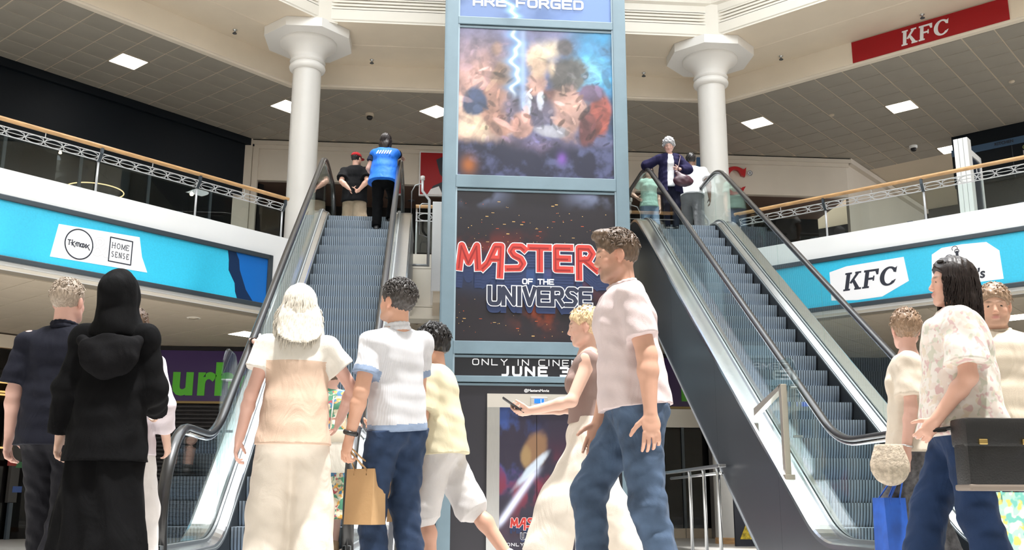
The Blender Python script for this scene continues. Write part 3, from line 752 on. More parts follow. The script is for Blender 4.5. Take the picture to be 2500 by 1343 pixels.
MB().box((-6.7, YS-.02, ZF), (1.2, YS+.04, 2.62)).build('curtain', M_DARK, sh)
M_SLAT = mat('shutter_slat', (.03, .028, .03), .4, metal=.5)
mb = MB(); mb.prism([(-6.7, 0, 0), (-6.7, -.028, .012), (-6.7, -.028, .052), (-6.7, 0, .064)], (7.9, 0, 0))
first = mb.build('slat', M_SLAT, sh, fix=False); first.location = (3.5, -.02, .02)
for i in range(1, 33): dup(first, sh, (3.5, -.02, .02+i*.085))
for x in (-6.75, 1.2): MB().box((x-.05, YS-.08, ZF), (x+.05, YS+.02, 2.62)).build('guide', M_FRAME, sh)
# glazed unit below the sign on the right
gu = thing('shopfront', 'dark glazed shop doors under the right escalator', 'shopfront', (6, YS, ZF))
MB().box((3.2, YS-.10, 2.22), (8.4, YS+.04, 2.63)).build('lintel', M_CORNICE, gu)
for x in (3.2, 4.5, 5.78, 7.0, 8.3): MB().box((x-.03, YS-.09, ZF), (x+.03, YS, 2.22)).build('mullion', M_FRAME, gu)
for x in (3.23, 4.53, 5.81, 7.03): MB().box((x, YS-.05, ZF+.2), (x+1.22, YS-.04, 2.2)).build('pane', M_SHOPGLASS, gu)
for i in range(6): MB().cbox((3.2+i*.86, YS-.11, ZF), (4.05+i*.86, YS+.02, ZF+.21), .006).build('tile', M_LTILE, gu)
struct('wall_lower_pier', MB().box((6.35, YS-.5, ZF), (6.75, YS-.12, HL-.01)), mat('grey_pier', (.22, .21, .21), .5))
struct('wall_lower_right', MB(MR).box((1.3, 6.4, ZF), (9.5, 6.6, HL)), M_DARK)
struct('trim_lower_right', MB(MR).box((1.3, 6.3, 3.62), (9.5, 6.4, HL-.01)), M_BEIGE)
# left lower shop
ls = thing('shopfront', 'dim lower shopfront with warm strips at the left edge', 'shopfront', ML @ Vector((4, 6.2, ZF)))
MB(ML).box((1.0, 6.2, 3.62), (9, 6.3, HL-.01)).build('bulkhead', M_BEIGE, ls)
MB(ML).box((1.6, 6.5, ZF), (9, 6.6, 3.62)).build('backing', M_DARK, ls)
for d in (1.9, 3.3, 4.7, 6.1, 7.5): MB(ML).box((d-.04, 6.16, ZF), (d+.04, 6.24, 3.62)).build('mullion', M_FRAME, ls)
for d in (1.94, 3.34, 4.74, 6.14): MB(ML).box((d, 6.19, ZF), (d+1.32, 6.20, 3.6)).build('pane', M_SHOPGLASS, ls)
MW = mat('warm_strip', (1.0, .55, .18), emit=2.2)
def lpix(x, y, off): v = at_left(x, y, off); w = ML.inverted() @ v; return w.x, w.z
for (x0, y0), x1 in (((0, 958), 30), ((0, 965), 25), ((0, 1095), 30), ((0, 935), 22)):
    d1, z_ = lpix(x0, y0, 6.4); d0, _z = lpix(x1, y0, 6.4)
    MB(ML).box((d0, 6.38, z_), (d1+.8, 6.42, z_+.035)).build('light_strip', MW, ls)
k0, kz0 = lpix(20, 1215, 6.0); k1, kz1 = lpix(62, 1030, 6.0)
kb = thing('wall_keypad', 'dark control panel with small notices left of the dark shirt man', 'panel', ML @ Vector(((k0+k1)/2, 6.1, ZF)))
MB(ML).cbox((k1, 6.0, kz0-.1), (k0, 6.14, kz1), .01).build('panel', mat('panel_dark', (.05, .045, .04), .4), kb)
MB(ML).box((k1+.05, 6.03, ZF), (k0-.05, 6.12, kz0-.1)).build('stand', M_FRAME, kb)
for i, (y_, c_) in enumerate(((1065, (.5, .5, .5)), (1130, (.35, .04, .03)), (1135, (.05, .2, .08)), (1195, (.06, .12, .35)))):
    dd, z_ = lpix((40, 30, 50, 42)[i], y_, 5.99)
    MB(ML).box((dd-.09, 5.985, z_-.06), (dd+.09, 5.998, z_+.06)).build('notice', mat('notice_%s' % 'abcd'[i], c_, .5), kb)
pst = on_y(1815, 1290, 18.0)
t = thing('poster_stand', 'black poster stand with a yellow flower picture behind the right escalator', 'poster', (pst[0], 18, ZF))
MB().box((pst[0]-.16, 17.97, ZF), (pst[0]+.35, 18.03, ZF+1.0)).build('board', M_INK, t)
mb = MB(); mb.prism([(pst[0]-.08, 17.965, ZF+.12), (pst[0]+.22, 17.965, ZF+.12), (pst[0]+.25, 17.965, ZF+.45), (pst[0]+.1, 17.965, ZF+.52)], (0, -.004, 0))
mb.build('picture', mat('picture_yellow', (.55, .40, .03), .6, noise=.8, nscale=14), t)
mb = MB(); mb.prism([(pst[0]-.1, 17.965, ZF+.62), (pst[0]+.2, 17.965, ZF+.60), (pst[0]+.15, 17.965, ZF+.86)], (0, -.004, 0))
mb.build('picture', mat('picture_grey', (.45, .45, .45), .6, noise=.8, nscale=14), t)
# back edge rails between the escalator heads, and the bridge to the lift
rb = thing('balustrade', 'short wood topped railing between left escalator and lift shaft', 'railing', (-.1, 18.7, ZU))
MB().tube([(-.28, 18.66, 6.12), (1.0, 18.66, 6.12)], .05, 12, ry=.032).build('handrail', M_WOOD, rb, 50)
mb = MB()
for z_ in (5.84, 6.0): mb.tube([(-.28, 18.7, z_), (1.0, 18.7, z_)], .010, 6)
for x in (-.1, .25, .6): mb.tube([(x+.13*math.cos(q), 18.7, 5.92+.07*math.sin(q)) for q in np.linspace(0, 2*PI, 21)], .008, 5)
for x in (-.26, .07, .42): mb.tube([(x, 18.7, 5.84), (x, 18.7, 6.0)], .008, 5)
mb.build('lattice', M_RAILSTEEL, rb)
MB().box((-.28, 18.7, ZU+.16), (1.0, 18.71, 5.83)).build('glass_panel', M_GLASS, rb)
rb2 = thing('balustrade', 'short railing between lift shaft and right escalator', 'railing', (3.2, 18.7, ZU))
MB().tube([(2.2, 18.66, 6.12), (3.35, 18.66, 6.12)], .05, 12, ry=.032).build('handrail', M_WOOD, rb2, 50)
mb = MB()
for z_ in (5.84, 6.0): mb.tube([(2.2, 18.7, z_), (3.35, 18.7, z_)], .010, 6)
mb.build('lattice', M_RAILSTEEL, rb2)
MB().box((2.2, 18.7, ZU+.1), (3.35, 18.71, 5.83)).build('glass_panel', M_GLASS, rb2)
for x in (2.22, 3.33): MB().tube([(x, 18.72, ZU-.0), (x, 18.72, 6.1)], .018, 8).build('post', M_RAILSTEEL, rb2, True)
for x in (-.26, .98): MB().tube([(x, 18.72, ZU-.0), (x, 18.72, 6.1)], .018, 8).build('post', M_RAILSTEEL, rb, True)
rb3 = thing('balustrade', 'short railing across the gallery edge between the right escalator and the right column', 'railing', (4.4, 19.6, ZU))
mb = MB()
wb = thing('bridge_wall', 'white panelled side of the lift bridge', 'wall panel', (.2, 17.4, ZU))
MB().cbox((.04, 17.2, 4.15), (.22, 18.5, 5.78), .01).build('panel', M_FASCIA, wb)
MB().box((.08, 17.25, 3.95), (.20, 18.5, 4.15)).build('foot', M_BEIGE, wb)
struct('floor_bridge', MB().box((.25, 16.7, 4.75), (2.95, 18.8, ZU)), M_CORNICE)
bpy.data.objects.remove(rb3)
# ------------------------------------------------------------------ printed pictures: coloured grids (flat print)
def fbm(n, m, seed, oct=5, base=3, asp=1.0):
    r = np.random.default_rng(seed); out = np.zeros((n, m)); amp = 1.0; tot = 0
    for o in range(oct):
        a, b = base*2**o+1, int(base*2**o*asp)+1
        g = r.random((a+1, b+1)); yy = np.linspace(0, a-.001, n); xx = np.linspace(0, b-.001, m)
        yi = yy.astype(int); xi = xx.astype(int); fy = (yy-yi)[:, None]; fx = (xx-xi)[None, :]
        fy = fy*fy*(3-2*fy); fx = fx*fx*(3-2*fx)
        v = g[yi][:, xi]*(1-fy)*(1-fx)+g[yi+1][:, xi]*fy*(1-fx)+g[yi][:, xi+1]*(1-fy)*fx+g[yi+1][:, xi+1]*fy*fx
        out += v*amp; tot += amp; amp *= .55
    return out/tot
def sstep(a, b, x):
    t = np.clip((x-a)/(b-a), 0, 1); return t*t*(3-2*t)
class Pic:
    def __init__(s, n, m, col): s.n, s.m = n, m; s.c = np.ones((n, m, 3))*np.array(col); s.v, s.u = np.meshgrid(np.linspace(0, 1, n), np.linspace(0, 1, m), indexing='ij')
    def mix(s, col, k): s.c = s.c*(1-k[..., None])+np.array(col)*k[..., None]; return s
    def blob(s, cu, cv, ru, rv, col, soft=.5, k=1.0, rot=0, nz=None):
        du, dv = s.u-cu, s.v-cv; c_, n_ = math.cos(rot), math.sin(rot)
        a, b = (du*c_+dv*n_)/ru, (-du*n_+dv*c_)/rv
        r = np.sqrt(a*a+b*b)
        if nz is not None: r = r+(nz-.5)*.9
        return s.mix(col, k*(1-sstep(1-soft, 1, r)))
    def mesh(s, name, x0, x1, z0, z1, y, m, parent):
        n, mm = s.n, s.m; o0 = OFF[parent.name][0]
        X = np.linspace(x0, x1, mm)-o0.x; Z = np.linspace(z0, z1, n)-o0.z
        P = np.zeros((n, mm, 3)); P[..., 0] = X[None]; P[..., 1] = y-o0.y; P[..., 2] = Z[:, None]
        idx = np.arange(n*mm).reshape(n, mm)
        q = np.stack([idx[:-1, :-1], idx[:-1, 1:], idx[1:, 1:], idx[1:, :-1]], -1).reshape(-1, 4)
        me = np_mesh(name, P.reshape(-1, 3), q, [m]); ca = me.color_attributes.new('Col', 'FLOAT_COLOR', 'POINT')
        ca.data.foreach_set('color', np.concatenate([np.clip(s.c.reshape(-1, 3), 0, 1), np.ones((n*mm, 1))], 1).astype(np.float32).ravel())
        o = bpy.data.objects.new(name, me); COL.objects.link(o); o.parent = parent; OFF[o.name] = OFF[parent.name]
        return o
def np_mesh(name, V, Q, mats, mi=None, smooth=False):
    me = bpy.data.meshes.new(name); k = Q.shape[1]
    me.vertices.add(len(V)); me.vertices.foreach_set('co', np.ascontiguousarray(V, dtype=np.float32).ravel())
    me.loops.add(Q.size); me.loops.foreach_set('vertex_index', np.ascontiguousarray(Q, dtype=np.int32).ravel())
    me.polygons.add(len(Q)); me.polygons.foreach_set('loop_start', np.arange(0, Q.size, k, dtype=np.int32))
    for m in mats: me.materials.append(m)
    if mi is not None: me.polygons.foreach_set('material_index', np.ascontiguousarray(mi, dtype=np.int32))
    me.polygons.foreach_set('use_smooth', np.full(len(Q), bool(smooth)))
    me.update(calc_edges=True); me.validate(); return me

M_PRINT = mat('poster_print', (1, 1, 1), 0.30, attr='Col', spec=0.6)
SY = 14.5
lift = thing('lift_shaft', 'slate blue glazed lift tower faced with film poster panels', 'lift', (1.6, SY, ZF))
# body and frame
MB().box((.24, SY+.10, ZF), (2.96, 16.7, 12.2)).build('tower', mat('tower_side', (.05, .065, .08), .25), lift)
for x0, x1 in ((.17, .375), (2.835, 3.035)):
    mb = MB(); mb.cbox((x0, SY-.01, ZF), (x1, SY+.16, 12.2), .008)
    mb.box((x0+.02 if x0 < 1 else x0, SY-.018, ZF), (x0+.03 if x0 < 1 else x0+.01, SY, 12.2)); mb.build('corner_post', M_SLATE, lift)
for x0, x1 in ((.375, .40), (2.81, 2.835)):
    MB().box((x0, SY+.0, 2.2), (x1, SY+.12, 12.2)).build('glazing_bar', mat('slate_light', (.26, .34, .39), .4), lift)
for z0, z1 in ((7.83, 8.01), (5.14, 5.39), (2.60, 2.84), (2.19, 2.33)):
    mb = MB(); mb.cbox((.375, SY-.012, z0+.05), (2.835, SY+.12, z1-.0), .008); mb.box((.375, SY+.012, z0), (2.835, SY+.12, z0+.035))
    mb.build('cross_bar', M_SLATE, lift)
MB().box((.375, SY+.02, ZF), (2.835, SY+.12, 2.2)).build('surround', mat('lift_surround', (.022, .021, .027), .35), lift)
N = 150
# upper panel: night sky with a bright bolt
p = Pic(100, N, (.10, .16, .33)); nz = fbm(100, N, 3)
p.mix((.04, .08, .20), sstep(.4, .7, nz)); p.mix((.12, .22, .50), sstep(.3, 1, p.u)*.6)
xc = .33+.03*np.sin(p.v*26)+.02*np.sin(p.v*61)
p.mix((.30, .55, .95), np.exp(-((p.u-xc)/.035)**2)*.8); p.mix((.95, 1, 1), np.exp(-((p.u-xc)/.008)**2))
p.mesh('poster', .40, 2.81, 8.0, 9.9, SY+.03, M_PRINT, lift)
# middle panel: plain stand-in picture, soft clouds and warm and cool masses of the same size and colours
p = Pic(N+30, N+30, (.22, .24, .40)); K = N+30; nz = fbm(K, K, 11); n2 = fbm(K, K, 12, 6, 4); n3 = fbm(K, K, 14, 6, 9)
p.mix((.36, .33, .50), sstep(.75, 1.0, p.v)*.6)
p.mix((.75, .48, .40), (1-sstep(.12, .42, p.u))*sstep(.15, .7, 1-abs(p.v-.48)*1.5)*(.45+.9*n2))
p.mix((.90, .74, .56), np.exp(-((p.u-.13)/.15)**2-((p.v-.33)/.16)**2)*.95)
p.mix((.05, .40, .66), sstep(.62, .86, p.u)*sstep(.35, .7, p.v)*(.5+n2)*.95)
p.mix((.45, .78, .90), np.exp(-((p.u-.86)/.10)**2-((p.v-.72)/.10)**2)*n2*1.5)
p.mix((.03, .10, .20), sstep(.55, .72, n2)*sstep(.72, .95, p.u)*.8)
p.mix((.20, .14, .20), np.exp(-((p.u-.5)/.42)**2-((p.v-.10)/.20)**2)*.9)
for cu, cv, ru, rv, c in ((.30,.60,.10,.26,(.48,.33,.24)), (.70,.68,.15,.16,(.17,.15,.13)), (.50,.52,.40,.10,(.30,.16,.13)), (.28,.44,.13,.17,(.52,.33,.27)), (.70,.46,.13,.20,(.62,.42,.36)), (.47,.46,.17,.17,(.19,.17,.23)),
    (.44,.50,.03,.10,(.62,.64,.72)), (.53,.53,.03,.09,(.66,.68,.76)), (.50,.63,.09,.09,(.55,.36,.30)), (.41,.33,.07,.10,(.58,.38,.33)), (.60,.31,.12,.05,(.45,.45,.50)), (.93,.44,.09,.15,(.50,.16,.12)), (.83,.34,.06,.12,(.24,.10,.10)), (.10,.50,.07,.09,(.08,.12,.22)), (.86,.58,.10,.07,(.20,.13,.20))):
    p.blob(cu, cv, ru*1.15, rv*1.15, np.array(c), .32, .95, 0, n2)
p.blob(.50, .79, .10, .15, (.74, .56, .42), .5, .95, 0, nz); p.blob(.58, .85, .12, .12, (.86, .74, .56), .7, .9, 0, n2); p.blob(.60, .74, .05, .10, (.80, .64, .46), .6, .8, 0, n2)
p.blob(.24, .86, .06, .08, (.56, .38, .30), .5, .9, 0, n2); p.blob(.69, .88, .06, .075, (.20, .17, .17), .5, .95, 0, n2)
rp = np.random.default_rng(77); src = p.c.copy()
for i in range(420):                                                  # broken dabs of colour, no figures
    cu, cv = rp.uniform(0, 1), rp.uniform(.04, .92); a_ = rp.uniform(0, 3.1); sz = rp.uniform(.008, .030)*(1.3 if cv > .3 else .8)
    base_ = src[int(cv*(K-1)), int(cu*(K-1))]; busy = .9 if .12 < cu < .97 and cv < .72 else .35
    k_ = rp.choice([.30, .45, .6, 1.35, 1.6]); c_ = np.clip(base_*k_*np.array([1+rp.uniform(-.1, .1), 1, 1+rp.uniform(-.1, .15)]), 0, .95)
    p.blob(cu, cv, sz*rp.uniform(.8, 2.6), sz*rp.uniform(.4, .9), c_, .35, busy*rp.uniform(.4, .95), a_, n2)
p.c *= (1+1.3*(n3-.5)[..., None]); 
rid = .13+.10*fbm(K, K, 21, 5, 5)[0][None]+.07*np.abs(p.u-.55)
p.mix((.05, .055, .11), 1-sstep(-.03, .05, p.v-rid)); p.mix((.20, .22, .38), (1-sstep(-.02, .02, p.v-rid))*sstep(.5, .72, n3)*.8)
p.mix((.55, .22, .06), np.exp(-((p.u-.07)/.05)**2-((p.v-.07)/.06)**2)*.9); p.mix((.35, .18, .60), np.exp(-((p.u-.665)/.03)**2-((p.v-.13)/.04)**2)*.9)
bl = .365+.02*np.sin(p.v*30)+.012*np.sin(p.v*71)
bm_ = sstep(.50, .62, p.v)
p.mix((.35, .62, .95), np.exp(-((p.u-bl)/.05)**2)*bm_*.75); p.mix((.92, .98, 1), np.exp(-((p.u-bl)/.012)**2)*bm_*.95)
p.mix((.50, .62, .85), np.exp(-((p.u-.415)/.022)**2)*sstep(.40, .5, p.v)*.75)
p.c = np.clip((p.c*1.25)**1.35*.52, 0, 1)
p.mesh('poster', .40, 2.81, 5.385, 7.84, SY+.03, M_PRINT, lift)
# lower panel: black with drifting sparks and mist at the top
p = Pic(N, N, (.014, .012, .018)); nz = fbm(N, N, 31, 5, 5); n2 = fbm(N, N, 32, 5, 8)
p.mix((.20, .23, .36), sstep(.86, 1, p.v)*sstep(.42, .65, nz)*np.clip(np.abs(p.u-.5)*5-.6, 0, 1)*(1-np.exp(-((p.u-.5)/.16)**2)))
p.mix((.14, .016, .012), sstep(.5, .75, nz)*sstep(.2, .45, p.v)*(1-sstep(.6, .78, p.v))*.8)
p.mix((.26, .045, .015), np.exp(-((p.u-.52)/.12)**2-((p.v-.17)/.08)**2)*sstep(.4, .7, n2))
p.mix((.03, .07, .20), np.exp(-((p.v-.44)/.10)**2-((p.u-.45)/.42)**2)*.8)
p.mesh('poster', .40, 2.81, 2.83, 5.15, SY+.03, M_PRINT, lift)
PL_ = lambda z_off=0: plane_matrix((1.605, SY+.026, 0), (1, 0, 0), (0, 0, 1))
r2 = np.random.default_rng(5)
mb = MB(PL_())
for i in range(170):
    x, z = r2.uniform(-1.18, 1.18), (r2.normal(4.45, .28) if i < 120 else r2.normal(3.15, .15))
    if not 2.86 < z < 5.1: continue
    l_ = r2.choice([.004, .004, .007, .022]); a = r2.uniform(-.9, -.3) if l_ > .03 else 0; w_ = r2.uniform(.003, .006)
    d = Vector((math.cos(a), math.sin(a), 0)); q = Vector((-d.y, d.x, 0)); c_ = Vector((x, z, .0005))
    mb.face([c_-d*l_-q*w_, c_+d*l_-q*w_, c_+d*l_+q*w_, c_-d*l_+q*w_], 0 if r2.random() < .6 else 1)
sp = mb.build('spark_print', [mat('spark_gold', (.62, .38, .14), .5), mat('spark_red', (.48, .09, .03), .5)], lift); sp['kind'] = 'stuff'
M_TRED = mat('title_red', (.50, .045, .035), .4); M_TDRK = mat('title_dark', (.02, .025, .05), .4); M_TWHT = mat('title_white', (.80, .80, .84), .4)
M_TBLU = mat('title_blue', (.02, .035, .10), .4); M_TDR2 = mat('title_red_shade', (.26, .015, .015), .4)
TITLE = dict(GL)
TITLE['M'] = [[(0,0),(.12,1),(.50,.22),(.93,1),(1,0)]]
TITLE['A'] = [[(-.22,0),(.10,.22),(.62,1),(1.0,1),(.92,-.32)], [(.35,.42),(.9,.42)]]
TITLE['S'] = [[(1,.88),(.80,1),(.28,1),(.10,.80),(.30,.60),(.75,.45),(.92,.24),(.70,.02),(-.1,.0)]]
TITLE['T'] = [[(-.12,.98),(1.08,.98)],[(.5,.95),(.5,0)]]
TITLE['E'] = [[(1,.0),(.05,0),(.05,1),(1,1)],[(.05,.5),(.85,.5)]]
TITLE['R'] = [[(.05,-.34),(.05,1),(.75,1),(.98,.76),(.75,.48),(.15,.45)],[(.45,.45),(1.25,.0)]]
SUB = dict(GL); SUB['S'] = TITLE['S']; SUB['S'] = [[(1,.9),(.8,1),(.25,1),(.05,.78),(.3,.56),(.75,.45),(.95,.24),(.72,0),(0,.0)]]
def title(M, s, parent, x, z, m_top=True):
    """the film title: s = width of the first word in metres, z = its base line"""
    k = s/2.44; mb = MB(M); z_ = .0005
    for e in (.27, .225, .18, .135, .09, .045):                                         # printed blue block depth of the letters
        write(mb, 'MASTERS', .36*k, .66, .30, .36, z_, 3, x0=x, y0=z-e*k, glyphs=TITLE)
    for e in (.10, .05): write(mb, 'UNIVERSE', .255*k, .62, .34, .25, z_, 3, x0=x+.03*k, y0=z-(.575+e)*k, glyphs=SUB)
    write(mb, 'MASTERS', .36*k, .66, .37, .36, z_, 1, x0=x, y0=z, glyphs=TITLE)
    write(mb, 'MASTERS', .36*k, .66, .295, .36, z_, 0, x0=x, y0=z, glyphs=TITLE)
    write(mb, 'MASTERS', .36*k, .66, .07, .36, z_, 4, x0=x-.008*k, y0=z-.012*k, glyphs=TITLE)
    write(mb, 'OF THE', .075*k, .85, .26, .35, z_, 1, x0=x, y0=z-.245*k)
    write(mb, 'UNIVERSE', .255*k, .62, .36, .25, z_, 1, x0=x+.03*k, y0=z-.575*k, glyphs=SUB)
    write(mb, 'UNIVERSE', .255*k, .62, .25, .25, z_, 2, x0=x+.03*k, y0=z-.575*k, glyphs=SUB)
    mb.build('title_lettering', [M_TRED, M_TWHT, M_TDRK, M_TBLU, M_TDR2], parent)
title(PL_(), 2.30, lift, .02, 3.945)
MB().box((.40, SY+.03, 2.33), (2.81, SY+.04, 2.60)).build('text_panel', mat('text_black', (.014, .015, .02), .35), lift)
mb = MB(PL_()); write(mb, 'ONLY IN CINEMAS', .082, 1.05, .17, .62, .0, x0=-.02, y0=2.495); write(mb, 'JUNE 3', .118, .95, .30, .62, .0, x0=-.02, y0=2.345); mb.build('lettering', M_WHITE, lift)
mb = MB(PL_()); write(mb, 'ARE FORGED', .13, 1.0, .27, .42, .0, x0=-.12, y0=8.235); mb.build('lettering', M_WHITE, lift)
text_mesh('@MastersMovie', .055, plane_matrix((1.60, SY+.016, 2.125), (1, 0, 0), (0, 0, 1)), 'lettering', M_WHITE, lift, .0012, .001)
# lift doors
jm = M_STEEL
dr = MB().box((.878, SY-.03, 1.875), (2.32, SY+.06, 2.07)).build('door_header', mat('header_metal', (.72, .68, .63), .3, metal=.7), lift)
for x0, x1 in ((.878, 1.06), (2.135, 2.32)): MB().box((x0, SY-.03, ZF), (x1, SY+.06, 1.875)).build('door_jamb', jm, lift)
mb = MB(); mb.cbox((1.505, SY-.05, 1.905), (1.755, SY-.02, 2.03), .012); bz = mb.build('display_bezel', mat('display_bezel', (.55, .53, .50), .35, metal=.6), lift)
MB().box((1.56, SY-.054, 1.935), (1.70, SY-.048, 2.0)).build('display_screen', mat('display_blue', (.01, .09, .75), .3, emit=1.2), bz)
mb = MB(plane_matrix((1.655, SY-.0555, 1.945), (1, 0, 0), (0, 0, 1))); write(mb, 'I', .045, .5, .18, 0, 0); mb.build('display_digit', M_WHITE, bz)
for i, (x0, x1) in enumerate(((1.06, 1.594), (1.602, 2.135))):
    p = Pic(150, 56, (.022, .018, .035)); U = p.u*.5+.5*i; nz = fbm(150, 112, 51, 5, 5, .8)[:, 56*i:56*i+56]
    p.u = U
    p.mix((.03, .06, .20), (1-sstep(.1, .7, U))*sstep(.4, .6, nz)*sstep(.3, .6, p.v)); p.mix((.16, .02, .04), sstep(.45, .65, nz)*np.exp(-((p.v-.45)/.2)**2)*.9)
    p.blob(.50, .72, .20, .14, (.20, .11, .06), .5, .95, .5, nz); p.blob(.36, .66, .08, .09, (.26, .17, .08), .7, .9, .5, nz)
    p.blob(.42, .57, .34, .045, (.50, .58, .68), .6, .85, .5, nz)
    lx = (U-.02)*.95-(p.v-.24)*.86
    p.mix((.62, .66, .86), np.exp(-((U-.02-(p.v-.22)*1.35)/.05)**2)*(1-sstep(.52, .62, p.v))*sstep(.15, .25, p.v))
    p.blob(.70, .42, .20, .12, (.10, .045, .03), .6, .9, 0, nz)
    d = p.mesh('lift_door', x0, x1, ZF, 1.875, SY+.0, M_PRINT, lift)
title(plane_matrix((1.60, SY-.004, 0), (1, 0, 0), (0, 0, 1)), .72, lift, 0, .205)
mb = MB(plane_matrix((1.60, SY-.004, 0), (1, 0, 0), (0, 0, 1))); write(mb, 'ONLY IN CINEMAS', .038, 1.05, .17, .62, 0, y0=-.06); write(mb, 'JUNE 3', .058, .95, .30, .62, 0, y0=-.15); mb.build('lettering', M_WHITE, lift)

# ------------------------------------------------------------------ escalators
SL = 0.7002
def fillet(P, R, n=8):
    out = [P[0]]
    for a, b, c in zip(P[:-2], P[1:-1], P[2:]):
        a, b, c = (np.array(q, float) for q in (a, b, c))
        u, v = (a-b)/np.linalg.norm(a-b), (c-b)/np.linalg.norm(c-b); ang = math.acos(np.clip(u@v, -1, 1)); t = R/math.tan(ang/2)
        p0, p1 = b+u*t, b+v*t
        for k in range(n+1):
            s = k/n; out.append(tuple(p0*(1-s)**2+2*b*s*(1-s)+p1*s*s))
    out.append(P[-1]); return out
hz0, hz1 = 1.05, 6.09
hand_mid = fillet([(7.65, hz0), ((hz0+4.99)/SL, hz0), ((hz1+4.99)/SL, hz1), (17.1, hz1)], 1.25)
hand = [(7.65+.57*math.cos(a), .45+.60*math.sin(a)) for a in np.linspace(math.radians(228), math.radians(92), 14)]+hand_mid+[(17.1+.62*math.cos(a), 5.5+.59*math.sin(a)) for a in np.linspace(math.radians(85), math.radians(-48), 14)]
deck = fillet([(7.0, .20), ((.20+5.88)/SL, .20), ((5.20+5.88)/SL, 5.20), (17.9, 5.20)], 1.0)
hY, hZ = np.array([q[0] for q in hand_mid]), np.array([q[1] for q in hand_mid])
dY, dZ = np.array([q[0] for q in deck]), np.array([q[1] for q in deck])
zh = lambda y: float(np.interp(y, hY, hZ)); zd = lambda y: float(np.interp(y, dY, dZ))
M_STEP = mat('step_aluminium', (.29, .345, .41), .45, metal=.35); M_GROOVE = mat('step_groove', (.085, .10, .12), .6)
M_SKIRT = mat('skirt_black', (.010, .010, .011), .35); M_CLAD = mat('cladding_grey', (.062, .068, .082), .30, metal=.5, noise=.10, nscale=.6)
M_CHAN = mat('glass_channel', (.30, .32, .33), .35, metal=.8)
M_CLADB = mat('cladding_edge', (.70, .70, .70), .3, metal=.8)
def sweep(mb, path, prof, x0, sgn, mi=0):
    for (ya, za), (yb, zb) in zip(path[:-1], path[1:]):
        for (xa, da), (xb, db) in zip(prof[:-1], prof[1:]):
            mb.face([(x0+sgn*xa, ya, za+da), (x0+sgn*xb, ya, za+db), (x0+sgn*xb, yb, zb+db), (x0+sgn*xa, yb, zb+da)], mi)
